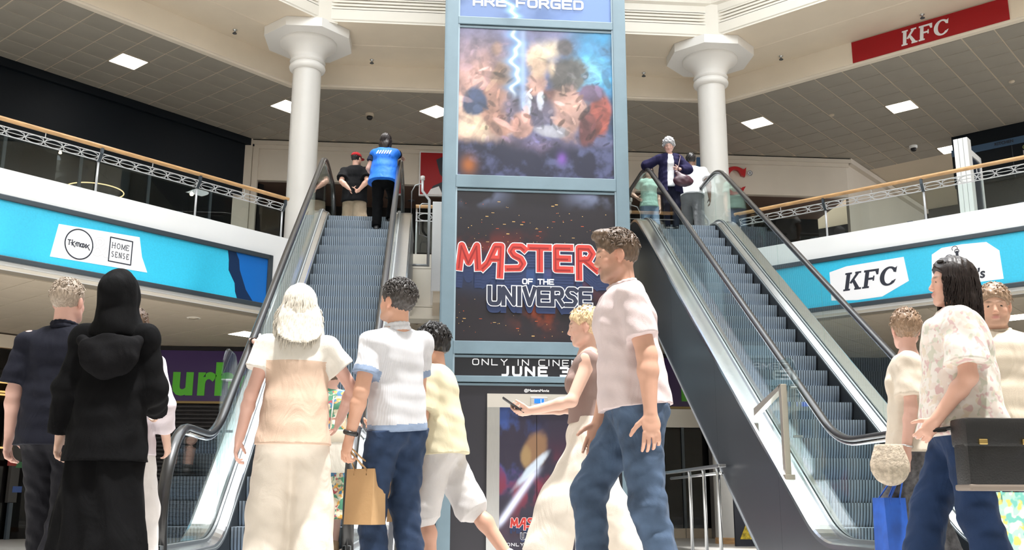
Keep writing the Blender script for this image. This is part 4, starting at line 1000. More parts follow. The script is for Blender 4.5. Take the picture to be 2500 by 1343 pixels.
def escalator(X0, lb):
    t = thing('escalator', lb, 'escalator', (X0, 8.4, ZF), 'escalators beside the lift shaft')
    W = 1.24; X = lambda x: X0+x
    # steps
    mb = MB(); rise, run = .2196, .3137
    prof = [(0, 0), (.003, -.03), (.012, -.09), (.030, -.16), (.060, -.235)]
    nr = 34; wst = 1.0/nr
    for i in range(nr):
        xa, xb, xc = i*wst, (i+.62)*wst, (i+1)*wst
        for (y0, z0), (y1, z1) in zip(prof[:-1], prof[1:]):
            mb.face([(xa, y0, z0), (xb, y0, z0), (xb, y1, z1), (xa, y1, z1)], 0)
            mb.face([(xb, y0+.008, z0), (xc, y0+.008, z0), (xc, y1+.008, z1), (xb, y1+.008, z1)], 1)
            mb.face([(xb, y0, z0), (xb, y0+.008, z0), (xb, y1+.008, z1), (xb, y1, z1)], 1)
            mb.face([(xc, y0, z0), (xc, y0+.008, z0), (xc, y1+.008, z1), (xc, y1, z1)], 1)
        mb.face([(xa, 0, 0), (xb, 0, 0), (xb, run+.07, 0), (xa, run+.07, 0)], 0)
        mb.face([(xb, .008, -.006), (xc, .008, -.006), (xc, run+.07, -.006), (xb, run+.07, -.006)], 1)
    mb.face([(0, 0, 0), (0, run, 0), (0, run, -.2), (0, .05, -.2)], 0); mb.face([(1, 0, 0), (1, run, 0), (1, run, -.2), (1, .05, -.2)], 0)
    zs = [0.0]+[.09+rise*k for k in range(23)]+[5.045]
    st = None
    for z in zs:
        y = (z+5.97)/SL if z > .01 else 8.34
        loc = (.12, y-8.4, z-ZF)
        if st is None: st = mb.build('step', [M_STEP, M_GROOVE], t, fix=False); st.location = loc
        else: dup(st, t, loc)
    for sd, x0, sg in (('l', 0.0, 1), ('r', W, -1)):
        # handrail and its guide
        hr_ = MB().tube([(X(x0), y, z) for y, z in hand], .030, 10, up=(1, 0, 0), ry=.042).build('handrail', M_BLACK, t, True)
        inn = [(y, z-.042) for y, z in hand_mid]
        MB().tube([(X(x0), y, z) for y, z in inn], .014, 6, up=(1, 0, 0), ry=.022).build('handrail_guide', M_BRIGHT, hr_, True)
        # glass, pane by pane
        low = [(7.65+.545*math.cos(a), .45+.56*math.sin(a)) for a in np.linspace(math.radians(205), math.radians(92), 12)]
        ys = np.linspace(7.7, 8.9, 9)
        pan = [[(7.2, .19)]+low+[(y, zh(y)-.035) for y in ys]+[(8.9, zd(8.9)), (8.686, zd(8.686)), (8.3, zd(8.3))]]
        cuts = [8.91, 10.35, 11.8, 13.25, 14.7, 16.1]
        for a, b in zip(cuts[:-1], cuts[1:]):
            yy = np.linspace(a+.004, b-.004, 9); pan.append([(y, zh(y)-.035) for y in yy]+[(y, zd(y)) for y in yy[::-1]])
        upp = [(17.1+.595*math.cos(a), 5.5+.555*math.sin(a)) for a in np.linspace(math.radians(88), math.radians(-25), 12)]
        pan.append([(16.105, zd(16.105)), (16.105, zh(16.105)-.035)]+upp+[(17.6, 5.19)])
        for q in pan:
            MB().prism([(X(x0)-.006, y, z) for y, z in q], (.012, 0, 0)).build('glass_panel', M_GLASS, t)
        mb = MB(); sweep(mb, deck, [(-.22, -.05), (-.215, -.012), (-.195, .0), (-.026, .0)], X(x0), sg); mb.build('outer_deck', M_BRIGHT, t, 30)
        mb = MB(); sweep(mb, deck, [(-.026, 0), (-.026, .028), (-.008, .032), (-.008, 0)], X(x0), sg); sweep(mb, deck, [(.008, 0), (.008, .032), (.026, .028), (.026, .0)], X(x0), sg); mb.build('glass_channel', M_CHAN, t, 30)
        mb = MB(); sweep(mb, deck, [(.026, .0), (.03, .004), (.092, -.018), (.100, -.024)], X(x0), sg); mb.build('inner_deck', M_BRIGHT, t, 30)
        mb = MB(); sweep(mb, deck, [(.100, -.024), (.104, -.036), (.110, -.040), (.114, -.055)], X(x0), sg); mb.build('deck_edge', M_CHAN, t, 30)
        mb = MB(); sweep(mb, deck, [(.114, -.055), (.117, -.42)], X(x0), sg); mb.build('skirt', M_SKIRT, t, 30)
        # cladding in four panels with a bright lower edge
        top = lambda y: zd(y)-.05
        bot = lambda y: max(ZF, min(.7002*y-7.16, 3.95))
        cuts = [7.0, 9.6, 11.6, 13.6, 15.6, 17.9]
        for a, b in zip(cuts[:-1], cuts[1:]):
            yy = [a]+[v for v in (8.3, 8.686, 9.05, 9.94, 15.4, 15.829, 15.868, 16.2) if a < v < b]+[b]
            yy = sorted(yy); q = [(y, top(y)) for y in yy]+[(y, bot(y)) for y in yy[::-1]]
            MB().prism([(X(x0)-sg*.216, y+(.003 if y == a else 0), z) for y, z in q], (sg*.02, 0, 0)).build('cladding_panel', M_CLAD, t)
        mb = MB(); mb.tube([(X(x0)-sg*.216, y, bot(y)-.005) for y in (9.94, 12, 15.868, 17.9)], .014, 6); mb.build('cladding_edge', M_CLADB, t)
    mb = MB()
    for ya, yb in ((9.94, 15.868), (15.868, 18.7)):
        za, zb = max(ZF, .7002*ya-7.16), min(3.95, .7002*yb-7.16)
        mb.face([(X(-.2), ya, za), (X(W+.2), ya, za), (X(W+.2), yb, zb), (X(-.2), yb, zb)])
    mb.build('soffit_sheet', M_CLAD, t)
    MB().box((X(.115), 6.9, -.05), (X(W-.115), 8.33, .0)).build('floor_plate', M_STEEL, t)
    MB().box((X(-.2), 6.9, ZF), (X(W+.2), 8.9, -.05)).build('landing_base', M_CLAD, t)
    MB().box((X(.115), 16.15, 5.0), (X(W-.115), 18.8, 5.05)).build('floor_plate', M_STEEL, t)
    MB().box((X(-.2), 17.9, 3.95), (X(W+.2), 18.8, 5.0)).build('landing_base', M_CORNICE, t)
    # clear guard panel on the outside deck
    for x0, sg in ((-.10, 1), (W+.10, -1)):
        y0, y1 = 9.25, 10.0; zt = 1.92
        q = [(y0, zd(y0)+.05), (y0, zt-.25)]+[(y0+.25-.25*math.cos(a), zt-.25+.25*math.sin(a)) for a in np.linspace(.2, PI/2, 6)]+[(y1-.25+.25*math.sin(a), zt-.25+.25*math.cos(a)) for a in np.linspace(.2, PI/2, 6)]+[(y1, zd(y1)+.05)]
        gg = MB().prism([(X(x0)-.005, y, z) for y, z in q], (.010, 0, 0)).build('guard_glass', M_GLASS, t)
        for zz in (1.15, 1.62): MB().tube([(X(x0), 9.45, zz), (X(x0)+sg*.09, 9.45, zz)], .012, 8).build('guard_bracket', M_CHAN, gg)
    return t
e1 = escalator(-1.75, 'escalator going up on the left of the lift shaft')
e2 = escalator(3.62, 'escalator coming down on the right of the lift shaft')
# steel strut of the right guard
mb = MB(); xg = 3.47
mb.cbox((xg-.03, 9.50, zd(9.5)-.01), (xg+.03, 9.57, 1.66), .006); mb.cbox((xg-.05, 9.46, zd(9.5)-.03), (xg+.05, 9.62, zd(9.5)+.02), .006)
mb.build('guard_post', mat('champagne_steel', (.62, .55, .48), .35, metal=.8), e2)
mb = MB(); mb.prism([(xg-.03, 9.52, 1.66), (xg-.03, 9.58, 1.60), (xg-.03, 10.35, 1.42), (xg-.03, 10.35, 1.50)], (.06, 0, 0)); mb.build('guard_arm', _mats['champagne_steel'], e2)
# guide rails at the escalator heads (upper floor)
def head_gate(x, y, sg, lb):
    t = thing('guide_rail', lb, 'railing', (x, y, ZU))
    mb = MB(); mb.tube([(x, y, 4.62), (x, y, 5.85), (x-sg*.13, y, 6.02), (x-sg*.13, y, 6.22)], .026, 10); mb.build('post', M_RAILSTEEL, t, True)
    MB().lathe([(.03, 6.22), (.04, 6.23), (.04, 6.29), (.03, 6.30)], (x-sg*.13, y, 0), 14).build('cap', M_COLUMN, t, True)
    mb = MB(); mb.tube([(x-sg*.13, y, 6.16), (x-sg*.26, y, 6.12), (x-sg*.32, y, 6.0), (x-sg*.32, y, 5.2)], .010, 8); mb.build('hoop', M_RAILSTEEL, t, True)
    mb = MB(); mb.tube([(x, y, 5.78), (x-sg*.13, y, 5.78), (x-sg*.17, y, 5.74), (x-sg*.17, y, 5.2), (x, y, 5.15)], .010, 8); mb.build('hoop', M_RAILSTEEL, t, True)
    mb = MB(); mb.tube([(x, y, 4.64), (x-sg*.35, y, 4.64)], .022, 10); mb.build('foot_rail', M_RAILSTEEL, t, True)
head_gate(-.02, 17.35, 1, 'bent steel guide rail beside the left escalator head near the shaft')
head_gate(3.72, 18.3, -1, 'bent steel guide rail behind the glass of the right escalator')
head_gate(5.35, 18.2, 1, 'bent steel guide rail in front of the right column')
# low barrier under the right escalator
t = thing('barrier_rail', 'stainless barrier rail standing under the right escalator', 'barrier', (3.34, 12.4, ZF))
xb = 3.33
mb = MB(); mb.cbox((xb-.06, 11.15, .92), (xb+.03, 13.9, .955), .008); mb.build('top_bar', M_STEEL, t)
MB().tube([(xb+.02, 11.3, .86), (xb+.02, 13.7, .86)], .018, 8).build('rail', M_STEEL, t, True)
for y in (11.38, 11.97, 12.62):
    MB().tube([(xb, y, ZF), (xb, y, .85), (xb-.0, y+.03, .92)], .024, 12).build('post', M_STEEL, t, True)
p = on_y(1780, 1330, 10.6); 
# ------------------------------------------------------------------ figures: smooth blended volumes turned into one skin
def V3(*a): return np.array(a if len(a) > 1 else a[0], float)
def unit(v): v = V3(v); return v/max(1e-9, np.linalg.norm(v))
def rotm(ax, deg):
    return np.array(Matrix.Rotation(math.radians(deg), 3, Vector(ax)))
def cone(a, b, ra, rb, flat=None, cut=None):
    a, b = V3(a), V3(b); ba = b-a; L2 = max(1e-9, float(ba@ba)); R = max(ra, rb)
    def fn(X, Y, Z):
        px, py, pz = X-a[0], Y-a[1], Z-a[2]
        t = np.clip((px*ba[0]+py*ba[1]+pz*ba[2])/L2, 0, 1)
        dx, dy, dz = px-t*ba[0], py-t*ba[1], pz-t*ba[2]
        d2 = dx*dx+dy*dy+dz*dz
        if flat is not None:
            n, s = flat; c = dx*n[0]+dy*n[1]+dz*n[2]; d2 = d2+c*c*(1/(s*s)-1)
        d = np.sqrt(d2)-(ra+(rb-ra)*t)
        if cut is not None:                       # flat end at b
            e = ba/math.sqrt(L2); d = np.maximum(d, (X-b[0])*e[0]+(Y-b[1])*e[1]+(Z-b[2])*e[2])
        return d
    return fn, np.minimum(a, b)-R, np.maximum(a, b)+R
def ell(c, r, R=None):
    c, r = V3(c), V3(r); R = np.eye(3) if R is None else R; m = float(r.max())
    def fn(X, Y, Z):
        p = (X-c[0], Y-c[1], Z-c[2])
        q = [p[0]*R[0, i]+p[1]*R[1, i]+p[2]*R[2, i] for i in range(3)]
        k0 = np.sqrt(sum((q[i]/r[i])**2 for i in range(3))); k1 = np.sqrt(sum((q[i]/r[i]**2)**2 for i in range(3)))
        return k0*(k0-1)/np.maximum(k1, 1e-6)
    ext = np.sqrt(((R*r[None, :])**2).sum(1)); return fn, c-ext, c+ext
def half(n, p):                                   # keeps the side opposite to n
    n, p = unit(n), V3(p)
    return lambda X, Y, Z: (X-p[0])*n[0]+(Y-p[1])*n[1]+(Z-p[2])*n[2]
class SDF:
    def __init__(s, h): s.h = h; s.ops = []; s.cuts = []; s.disp = []
    def add(s, prim, k=.02): s.ops.append(('u', prim, k)); return s
    def sub(s, prim, k=.006): s.ops.append(('s', prim, k)); return s
    def cut(s, n, p): s.cuts.append(half(n, p)); return s
    def noise(s, amp, freq, seed=0, stretch=(1, 1, 1)):
        r = np.random.default_rng(seed); D = []
        for i in range(7):
            d = r.normal(size=3)*np.array(stretch); d /= np.linalg.norm(d)/np.linalg.norm(np.array(stretch))*1.0
            D.append((d*freq*r.uniform(.5, 1.6), r.uniform(0, 6.28)))
        s.disp.append(lambda X, Y, Z: amp*sum(np.sin(X*d[0]+Y*d[1]+Z*d[2]+p) for d, p in D)/2.2); return s
    def mesh(s):
        h = s.h; U = [o for o in s.ops if o[0] == 'u']
        lo = np.min([o[1][1] for o in U], 0)-4*h; hi = np.max([o[1][2] for o in U], 0)+4*h
        n = np.ceil((hi-lo)/h).astype(int)+1
        ax = [(lo[i]+h*np.arange(n[i])).astype(np.float32) for i in range(3)]
        F = np.full(n, 1.0, np.float32)
        for op, (fn, a, b), k in s.ops:
            pad = 3*h+k; i0 = np.maximum(0, np.floor((a-pad-lo)/h).astype(int)); i1 = np.minimum(n, np.ceil((b+pad-lo)/h).astype(int)+1)
            if (i1 <= i0).any(): continue
            sl = tuple(slice(i0[i], i1[i]) for i in range(3))
            d = fn(ax[0][sl[0]][:, None, None], ax[1][sl[1]][None, :, None], ax[2][sl[2]][None, None, :])
            f = F[sl]
            if op == 'u':
                if k > 1e-6:
                    t = np.clip(.5+.5*(f-d)/k, 0, 1); F[sl] = f*(1-t)+d*t-k*t*(1-t)
                else: F[sl] = np.minimum(f, d)
            else:
                t = np.clip(.5-.5*(f+d)/k, 0, 1); F[sl] = f*(1-t)+(-d)*t+k*t*(1-t)
        G = (ax[0][:, None, None], ax[1][None, :, None], ax[2][None, None, :])
        for dsp in s.disp: F += dsp(*G)
        for c in s.cuts: F = np.maximum(F, c(*G))
        return surface_nets(F, lo, h)
def surface_nets(F, lo, h):
    F[0], F[-1], F[:, 0], F[:, -1], F[:, :, 0], F[:, :, -1] = (1,)*6
    neg = F < 0; n = np.array(F.shape)
    c = np.zeros(n-1, np.int8)
    for i in (0, 1):
        for j in (0, 1):
            for k in (0, 1): c += neg[i:n[0]-1+i, j:n[1]-1+j, k:n[2]-1+k]
    act = (c > 0) & (c < 8); idx = np.argwhere(act); ids = np.full(n-1, -1, np.int32); ids[act] = np.arange(len(idx))
    acc = np.zeros((len(idx), 3)); cnt = np.zeros(len(idx))
    C = [(i, j, k) for i in (0, 1) for j in (0, 1) for k in (0, 1)]
    val = {o: F[idx[:, 0]+o[0], idx[:, 1]+o[1], idx[:, 2]+o[2]] for o in C}
    for a in C:
        for x in range(3):
            if a[x]: continue
            b = tuple(1 if y == x else a[y] for y in range(3)); f0, f1 = val[a], val[b]
            m = (f0 < 0) != (f1 < 0); t = np.where(m, f0/np.where(m, f0-f1, 1), 0)
            p = np.repeat(np.array(a, float)[None], len(idx), 0); p[:, x] = t
            acc += p*m[:, None]; cnt += m
    V = lo+h*(idx+acc/cnt[:, None]); Q = []
    for x in range(3):
        y, z = (x+1) % 3, (x+2) % 3
        sl0 = [slice(1, -1)]*3; sl0[x] = slice(0, -1); sl1 = list(sl0); sl1[x] = slice(1, None)
        m = neg[tuple(sl0)] != neg[tuple(sl1)]; e = np.argwhere(m); e += np.array([0 if i == x else 1 for i in range(3)])
        s_ = neg[e[:, 0], e[:, 1], e[:, 2]]
        dy = np.eye(3, dtype=int)[y]; dz = np.eye(3, dtype=int)[z]
        g = lambda q: ids[q[:, 0], q[:, 1], q[:, 2]]
        quad = np.stack([g(e-dy-dz), g(e-dz), g(e), g(e-dy)], 1)
        quad[~s_] = quad[~s_][:, ::-1]; Q.append(quad)
    Q = np.concatenate(Q); Q = Q[(Q >= 0).all(1)]
    return V, Q
def sdf_obj(name, sdf, m, parent, extra=None, col=None):
    """skin of a blended volume as one mesh; extra = further (V, Q) joined in"""
    V, Q = sdf.mesh() if sdf is not None else (np.zeros((0, 3)), np.zeros((0, 4), int))
    if extra:
        for v, q in extra: Q = np.concatenate([Q, q+len(V)]); V = np.concatenate([V, v])
    me = np_mesh(name, V, Q, [m], smooth=True)
    if col is not None:
        ca = me.color_attributes.new('Col', 'FLOAT_COLOR', 'POINT')
        ca.data.foreach_set('color', np.concatenate([col(V), np.ones((len(V), 1))], 1).astype(np.float32).ravel())
    o = bpy.data.objects.new(name, me); COL.objects.link(o); o.parent = parent; OFF[o.name] = OFF[parent.name]
    return o
def strand(path, r0, r1, n=5):
    """a hair strand: tapered tube as (V, Q)"""
    P = np.array(path, float); k = len(P); T = np.gradient(P, axis=0); T /= np.linalg.norm(T, axis=1)[:, None]+1e-9
    A = np.cross(T, [.3, .2, 1.]); A /= np.linalg.norm(A, axis=1)[:, None]+1e-9; B = np.cross(T, A)
    r = np.linspace(r0, r1, k); th = 2*PI*np.arange(n)/n
    V = (P[:, None]+A[:, None]*(r[:, None]*np.cos(th))[..., None]+B[:, None]*(r[:, None]*np.sin(th))[..., None]).reshape(-1, 3)
    i = np.arange(k-1)[:, None]*n; j = np.arange(n)[None]; j2 = (j+1) % n
    return V, np.stack([i+j, i+j2, i+n+j2, i+n+j], -1).reshape(-1, 4)

def ik(a, b, l1, l2, pole):
    a, b = V3(a), V3(b); d = b-a; L = np.linalg.norm(d); mx = (l1+l2)*.995
    if L > mx: b = a+d/L*mx; d = b-a; L = mx
    e = d/L; x = (l1*l1-l2*l2+L*L)/(2*L); y = math.sqrt(max(0, l1*l1-x*x))
    p = V3(pole); p = p-e*(p@e); p = unit(p)
    return a+e*x+p*y, b

SKIN = lambda name, c: mat(name, c, .48, spec=.4, attr='Col', noise=.05, nscale=12)
class Person:
    """a standing, walking or turned figure. local frame: x to its right, y forward, z up; face = turn of the body (0 looks away from the viewer)"""
    def __init__(s, label, loc, face, H, sex='m', w=1.0, lean=0, side=0, twist=0, head=(0, 0, 0), hand_l=None, hand_r=None, pole_l=None, pole_r=None,
                 foot_l=None, foot_r=None, hips=(0, 0), drop=0.0, skin=(.62, .40, .30), h=.008, curl=(.5, .5), grip=(None, None), group=None, thumb=(None, None)):
        s.S = S = H/1.75; s.sex = sex; s.w = w; s.h = h; s.skin = np.array(skin); s.H = H
        s.root = thing('person', label, 'person', tuple(loc), group, math.radians(face))
        s.loc, s.face = V3(loc), face
        s.up = unit((math.sin(math.radians(side)), math.sin(math.radians(lean)), 1.0*math.cos(math.radians(lean))))
        fw = unit(np.cross(s.up, (1, 0, 0))); rt = np.cross(fw, s.up); s.fw0, s.rt0 = fw, rt
        tw = rotm(s.up, twist); s.rt, s.fw = tw@rt, tw@fw; s.Rt = np.stack([s.rt, s.fw, s.up], 1)
        s.pel = V3(hips[0], hips[1], .93*S-drop)
        m = sex == 'm'; s.shw = (.185 if m else .160)*S*(.5+.5*w)
        s.dims = dict(c=((.158 if m else .142)*S*w, (.110 if m else .105)*S*w), wa=((.140 if m else .122)*S*w, (.104 if m else .095)*S*w), hp=((.158 if m else .168)*S*w, (.112 if m else .118)*S*w))
        s.sh = [s.at(x, -.008, .462) for x in (-s.shw/S, s.shw/S)]; s.hem = None
        s.neck = s.at(0, -.012, .53)
        R = rotm((0, 0, 1), head[0])@rotm((1, 0, 0), head[1])@rotm((0, 1, 0), head[2]); s.Rh = R
        s.hs = S**.5*(1.0 if m else .96)
        s.hc = s.neck+unit(s.up*.7+R[:, 2]*.5)*.105*S+R@V3(0, .012, .055)*S
        dl = [V3(-.07, .03, -.55), V3(.07, .03, -.55)]
        def tgt(hd_, i):
            if hd_ is None: return dl[i]
            if hd_[0] == 'w': return (s.local(hd_[1])-s.sh[i])/S
            return V3(hd_)
        hands = [tgt(hand_l, 0), tgt(hand_r, 1)]
        poles = [V3(pole_l) if pole_l is not None else V3(-.5, -1, 0), V3(pole_r) if pole_r is not None else V3(.5, -1, 0)]
        s.el, s.wr = [], []
        for i in (0, 1):
            e, w_ = ik(s.sh[i], s.sh[i]+hands[i]*S, .285*S, .25*S, poles[i]); s.el.append(e); s.wr.append(w_)
        ft = [V3(foot_l) if foot_l is not None else V3(-.10, 0, 0), V3(foot_r) if foot_r is not None else V3(.10, 0, 0)]
        s.hip = [s.pel+V3(x*.088*S, 0, -.03*S) for x in (-1, 1)]
        s.kn, s.an = [], []
        for i in (0, 1):
            k, a = ik(s.hip[i], ft[i]*S+V3(0, 0, .085*S), .415*S, .415*S, V3((-.12, .12)[i], 1, .0)); s.kn.append(k); s.an.append(a)
        s.curl, s.grip, s.thumb = curl, grip, thumb
    def at(s, x, y, z):
        """point on the torso: right, forward, up from the pelvis (metres at 1.75 m height)"""
        return s.pel+(s.rt*x+s.fw*y+s.up*z)*s.S
    def hd(s, x, y, z): return s.hc+s.Rh@(V3(x, y, z)*s.hs)
    def world(s, p): 
        a = math.radians(s.face); c, n = math.cos(a), math.sin(a); return Vector((s.loc[0]+p[0]*c-p[1]*n, s.loc[1]+p[0]*n+p[1]*c, s.loc[2]+p[2]))
    def local(s, p):
        a = math.radians(s.face); c, n = math.cos(a), math.sin(a); x, y = p[0]-s.loc[0], p[1]-s.loc[1]; return V3(x*c+y*n, -x*n+y*c, p[2]-s.loc[2])
    def hand_pt(s, i, d=.08): return s.wr[i]+unit(s.hdir(i))*d*s.S
    def hdir(s, i): return unit(s.grip[i]) if s.grip[i] is not None else unit(s.wr[i]-s.el[i])
    # ------- the skin
    def body(s, legs=True, lq=.78, face=True, stubble=0, brow=(.20, .13, .09), lips=(.52, .22, .20), ears=True, covered=.92):
        S, D = s.S, SDF(s.h); q = covered; d = s.dims; Rt = s.Rt
        D.add(ell(s.at(0, 0, .36), (d['c'][0]*q, d['c'][1]*q, .19*S), Rt), .03)
        D.add(ell(s.at(0, 0, .15), (d['wa'][0]*q, d['wa'][1]*q, .17*S), Rt), .05)
        D.add(ell(s.at(0, 0, .0), (d['hp'][0]*q, d['hp'][1]*q, .15*S), Rt), .05)
        D.add(cone(s.sh[0], s.sh[1], .052*S*q, .052*S*q), .04)
        hb = s.hd(0, -.018, -.045)
        D.add(cone(s.neck-s.up*.05*S, hb, (.064 if s.sex == 'm' else .054)*S, (.056 if s.sex == 'm' else .047)*S), .03)
        for i in (0, 1):
            D.add(cone(s.neck-s.up*.015*S, s.sh[i], .045*S*q, .048*S*q), .04)
            f = s.w**.6*(1 if s.sex == 'm' else .86)
            D.add(cone(s.sh[i], s.el[i], .054*S*f, .041*S*f), .03)
            m_ = s.el[i]*.72+s.wr[i]*.28
            D.add(cone(s.el[i], m_, .041*S*f, .042*S*f), .02); D.add(cone(m_, s.wr[i], .042*S*f, .027*S), .02)
            s._hand(D, i)
            if legs:
                D.add(cone(s.hip[i], s.kn[i], .088*S*lq*f, .056*S*lq), .04)
                c_ = s.kn[i]*.68+s.an[i]*.32+V3(0, -.018*S*(lq > .9), 0)
                D.add(cone(s.kn[i], c_, .054*S*lq, .055*S*lq), .03); D.add(cone(c_, s.an[i], .054*S*lq, .036*S*min(1, lq+.1)), .03)
        s._head(D, ears)
        Ri, hc, hs = s.Rh, s.hc, s.hs; base = s.skin
        def col(V):
            c = np.repeat(base[None], len(V), 0); p = ((V-hc)@Ri)/hs
            g = lambda cx, cy, cz, rx, ry, rz: np.exp(-(((np.abs(p[:, 0])-cx)/rx)**2+((p[:, 1]-cy)/ry)**2+((p[:, 2]-cz)/rz)**2))
            def mx(k, cc): 
                nonlocal c; k = np.clip(k, 0, 1)[:, None]; c = c*(1-k)+np.array(cc)*k
            mx(g(.045, .06, -.03, .025, .03, .022)*.35, base*np.array([1.1, .75, .72])); mx(g(0, .11, -.03, .018, .02, .016)*.3, base*np.array([1.1, .72, .7]))
            mx(g(.078, 0, -.005, .012, .03, .04)*.5, base*np.array([1.1, .68, .62]))
            if stubble: mx(np.clip(g(0, .05, -.085, .07, .06, .04)*1.6, 0, 1)*stubble, (.10, .07, .05))
            if face:
                mx(g(0, .095, -.060, .021, .02, .0085)*1.3, lips)
                mx(g(.032, .088, .028, .019, .03, .0055)*1.2, brow)
            return c
        s.bo = sdf_obj('body', D, SKIN('skin_%d' % (len(_mats)), s.skin), s.root, None, col)
        if face:
            for i in (-1, 1):
                c = s.hd(i*.032, .0725, .004); r = .0125*s.hs; z = unit(s.Rh@V3(i*.08, 1, 0)); x = unit(np.cross((0, 0, 1.), z)); y = np.cross(z, x)
                mb = MB(); M = Matrix(((x[0], y[0], z[0], c[0]), (x[1], y[1], z[1], c[1]), (x[2], y[2], z[2], c[2]), (0, 0, 0, 1))); mb.M = M
                pr = [(r*math.sin(a), r*math.cos(a)) for a in np.linspace(0.001, PI-.001, 12)]
                b0 = 0; mb.lathe(pr, (0, 0, 0), 12)
                k = 0
                for j in range(len(mb.f)): mb.mi[j] = 1 if j < 12*3 else 0
                mb.build('eye', [mat('eye_white', (.75, .73, .70), .15), mat('eye_iris', (.03, .02, .015), .1)], s.bo, True, fix=False)
        return s
    def _hand(s, D, i):
        S = s.S; W = s.wr[i]; d = s.hdir(i); sg = (-1, 1)[i]
        t = unit(s.thumb[i]) if s.thumb[i] is not None else unit(V3(0, 1, 0))
        t = t-d*(t@d); t = unit(t) if np.linalg.norm(t) > .05 else unit(np.cross(d, (1, 0, 0)))
        n = unit(np.cross(d, t))*(-sg)                     # palm normal, towards the body for a hanging hand
        if sg > 0 and (n@V3(-1, 0, 0)) < 0 and abs(n[0]) > .5: n = -n
        if sg < 0 and (n@V3(1, 0, 0)) < 0 and abs(n[0]) > .5: n = -n
        k = S*(1.0 if s.sex == 'm' else .92); R = np.stack([d, t, n], 1)
        D.add(cone(s.wr[i]-d*.01*S, W+d*.025*k, .026*S, .030*k, (n, .72)), .012)
        D.add(ell(W+d*.052*k, (.052*k, .041*k, .0175*k), R), .012)
        cu = s.curl[i]
        for j, (o, l) in enumerate(((.030, .92), (.011, 1.0), (-.010, .95), (-.029, .76))):
            p = W+(d*.088+t*o)*k; a = cu*(.75+.12*j); dirv = unit(d+t*(o*3.4))
            for sgm, (ln, r) in enumerate(((.044, .0098), (.028, .0088), (.022, .0078))):
                ang = a*(.55 if sgm == 0 else .95); dirv = unit(dirv*math.cos(ang)+n*math.sin(ang)) if sgm == 0 else unit(dirv*math.cos(ang)+unit(n-dirv*(n@dirv)*1.0)*math.sin(ang))
                e = p+dirv*ln*l*k; D.add(cone(p, e, r*k, (r-.0006)*k), .0045 if sgm == 0 else .002); p = e
        p = W+(d*.028+t*.028+n*.006)*k; dv = unit(d*.62+t*.72+n*(.25+.3*cu))
        for ln, r in ((.038, .0125), (.030, .0105), (.024, .009)):
            e = p+dv*ln*k; D.add(cone(p, e, r*k, (r-.001)*k), .006); p = e; dv = unit(dv+d*.25+n*.22*cu)
    def _head(s, D, ears):
        H = s.hd; k = s.hs; R = s.Rh; E = lambda c, r, kk=.012: D.add(ell(H(*c), V3(r)*k, R), kk*k)
        C = lambda a, b, ra, rb, kk=.01: D.add(cone(H(*a), H(*b), ra*k, rb*k), kk*k)
        E((0, -.012, .030), (.076, .096, .088), .02); E((0, .034, -.022), (.060, .055, .082), .03)
        E((0, .036, -.075), (.046, .044, .034), .03); E((0, .070, -.098), (.019, .015, .014), .02)
        for x in (-1, 1):
            E((x*.040, .056, -.030), (.022, .022, .024), .02); C((x*.012, .083, .024), (x*.045, .066, .022), .010, .010, .014)
            C((x*.058, .004, -.055), (x*.034, .060, -.092), .018, .016, .03)
        C((0, .084, .010), (0, .102, -.027), .0080, .0110, .012)
        for x in (-1, 1):
            E((x*.011, .094, -.034), (.008, .010, .007), .006)
            D.sub(ell(H(x*.032, .096, .006), V3(.017, .020, .0095)*k, R), .008*k)
            E((x*.032, .0735, .006), (.0135, .0125, .0125), .003)
            if ears: E((x*.079, -.004, -.004), (.010, .020, .032), .006); E((x*.076, .003, -.030), (.007, .009, .010), .006)
        C((-.017, .089, -.055), (.017, .089, -.055), .0060, .0060, .006); C((-.014, .088, -.066), (.014, .088, -.066), .0065, .0065, .006)
    # ------- clothes
    def _torso(s, D, g, hem, loose, belly=0.0, bust=None, k=.05):
        S, d, Rt = s.S, s.dims, s.Rt; cw, cd = d['c']; fl = lambda r: (s.fw, r)
        D.add(ell(s.at(0, 0, .37), (cw+g, cd+g, .18*S), Rt), .03)
        D.add(cone(s.sh[0]-s.up*.012*S, s.sh[1]-s.up*.012*S, .044*S+g, .044*S+g), .05)
        for i in (0, 1): D.add(cone(s.neck-s.up*.05*S, s.sh[i], .036*S+g, .038*S+g), .05)
        bw = max(d['wa'][0]+g+loose*.8, 0); hw, hdp = d['hp'][0]+g+loose+.008, d['hp'][1]+g+loose+.022
        D.add(cone(s.at(0, 0, .36), s.at(0, 0, .12), cw+g, bw, fl(cd/cw)), k)
        D.add(cone(s.at(0, 0, .14), s.at(0, 0, hem-.12), bw, hw, fl(hdp/hw)), k)
        if belly: D.add(ell(s.at(0, .03, .10), (bw*.95, d['wa'][1]+belly, .15*S), Rt), .05)
        if (s.sex == 'f' if bust is None else bust):
            for x in (-1, 1): D.add(ell(s.at(x*.065, .085, .335), V3(.058, .05, .058)*S*s.w, Rt), .04)
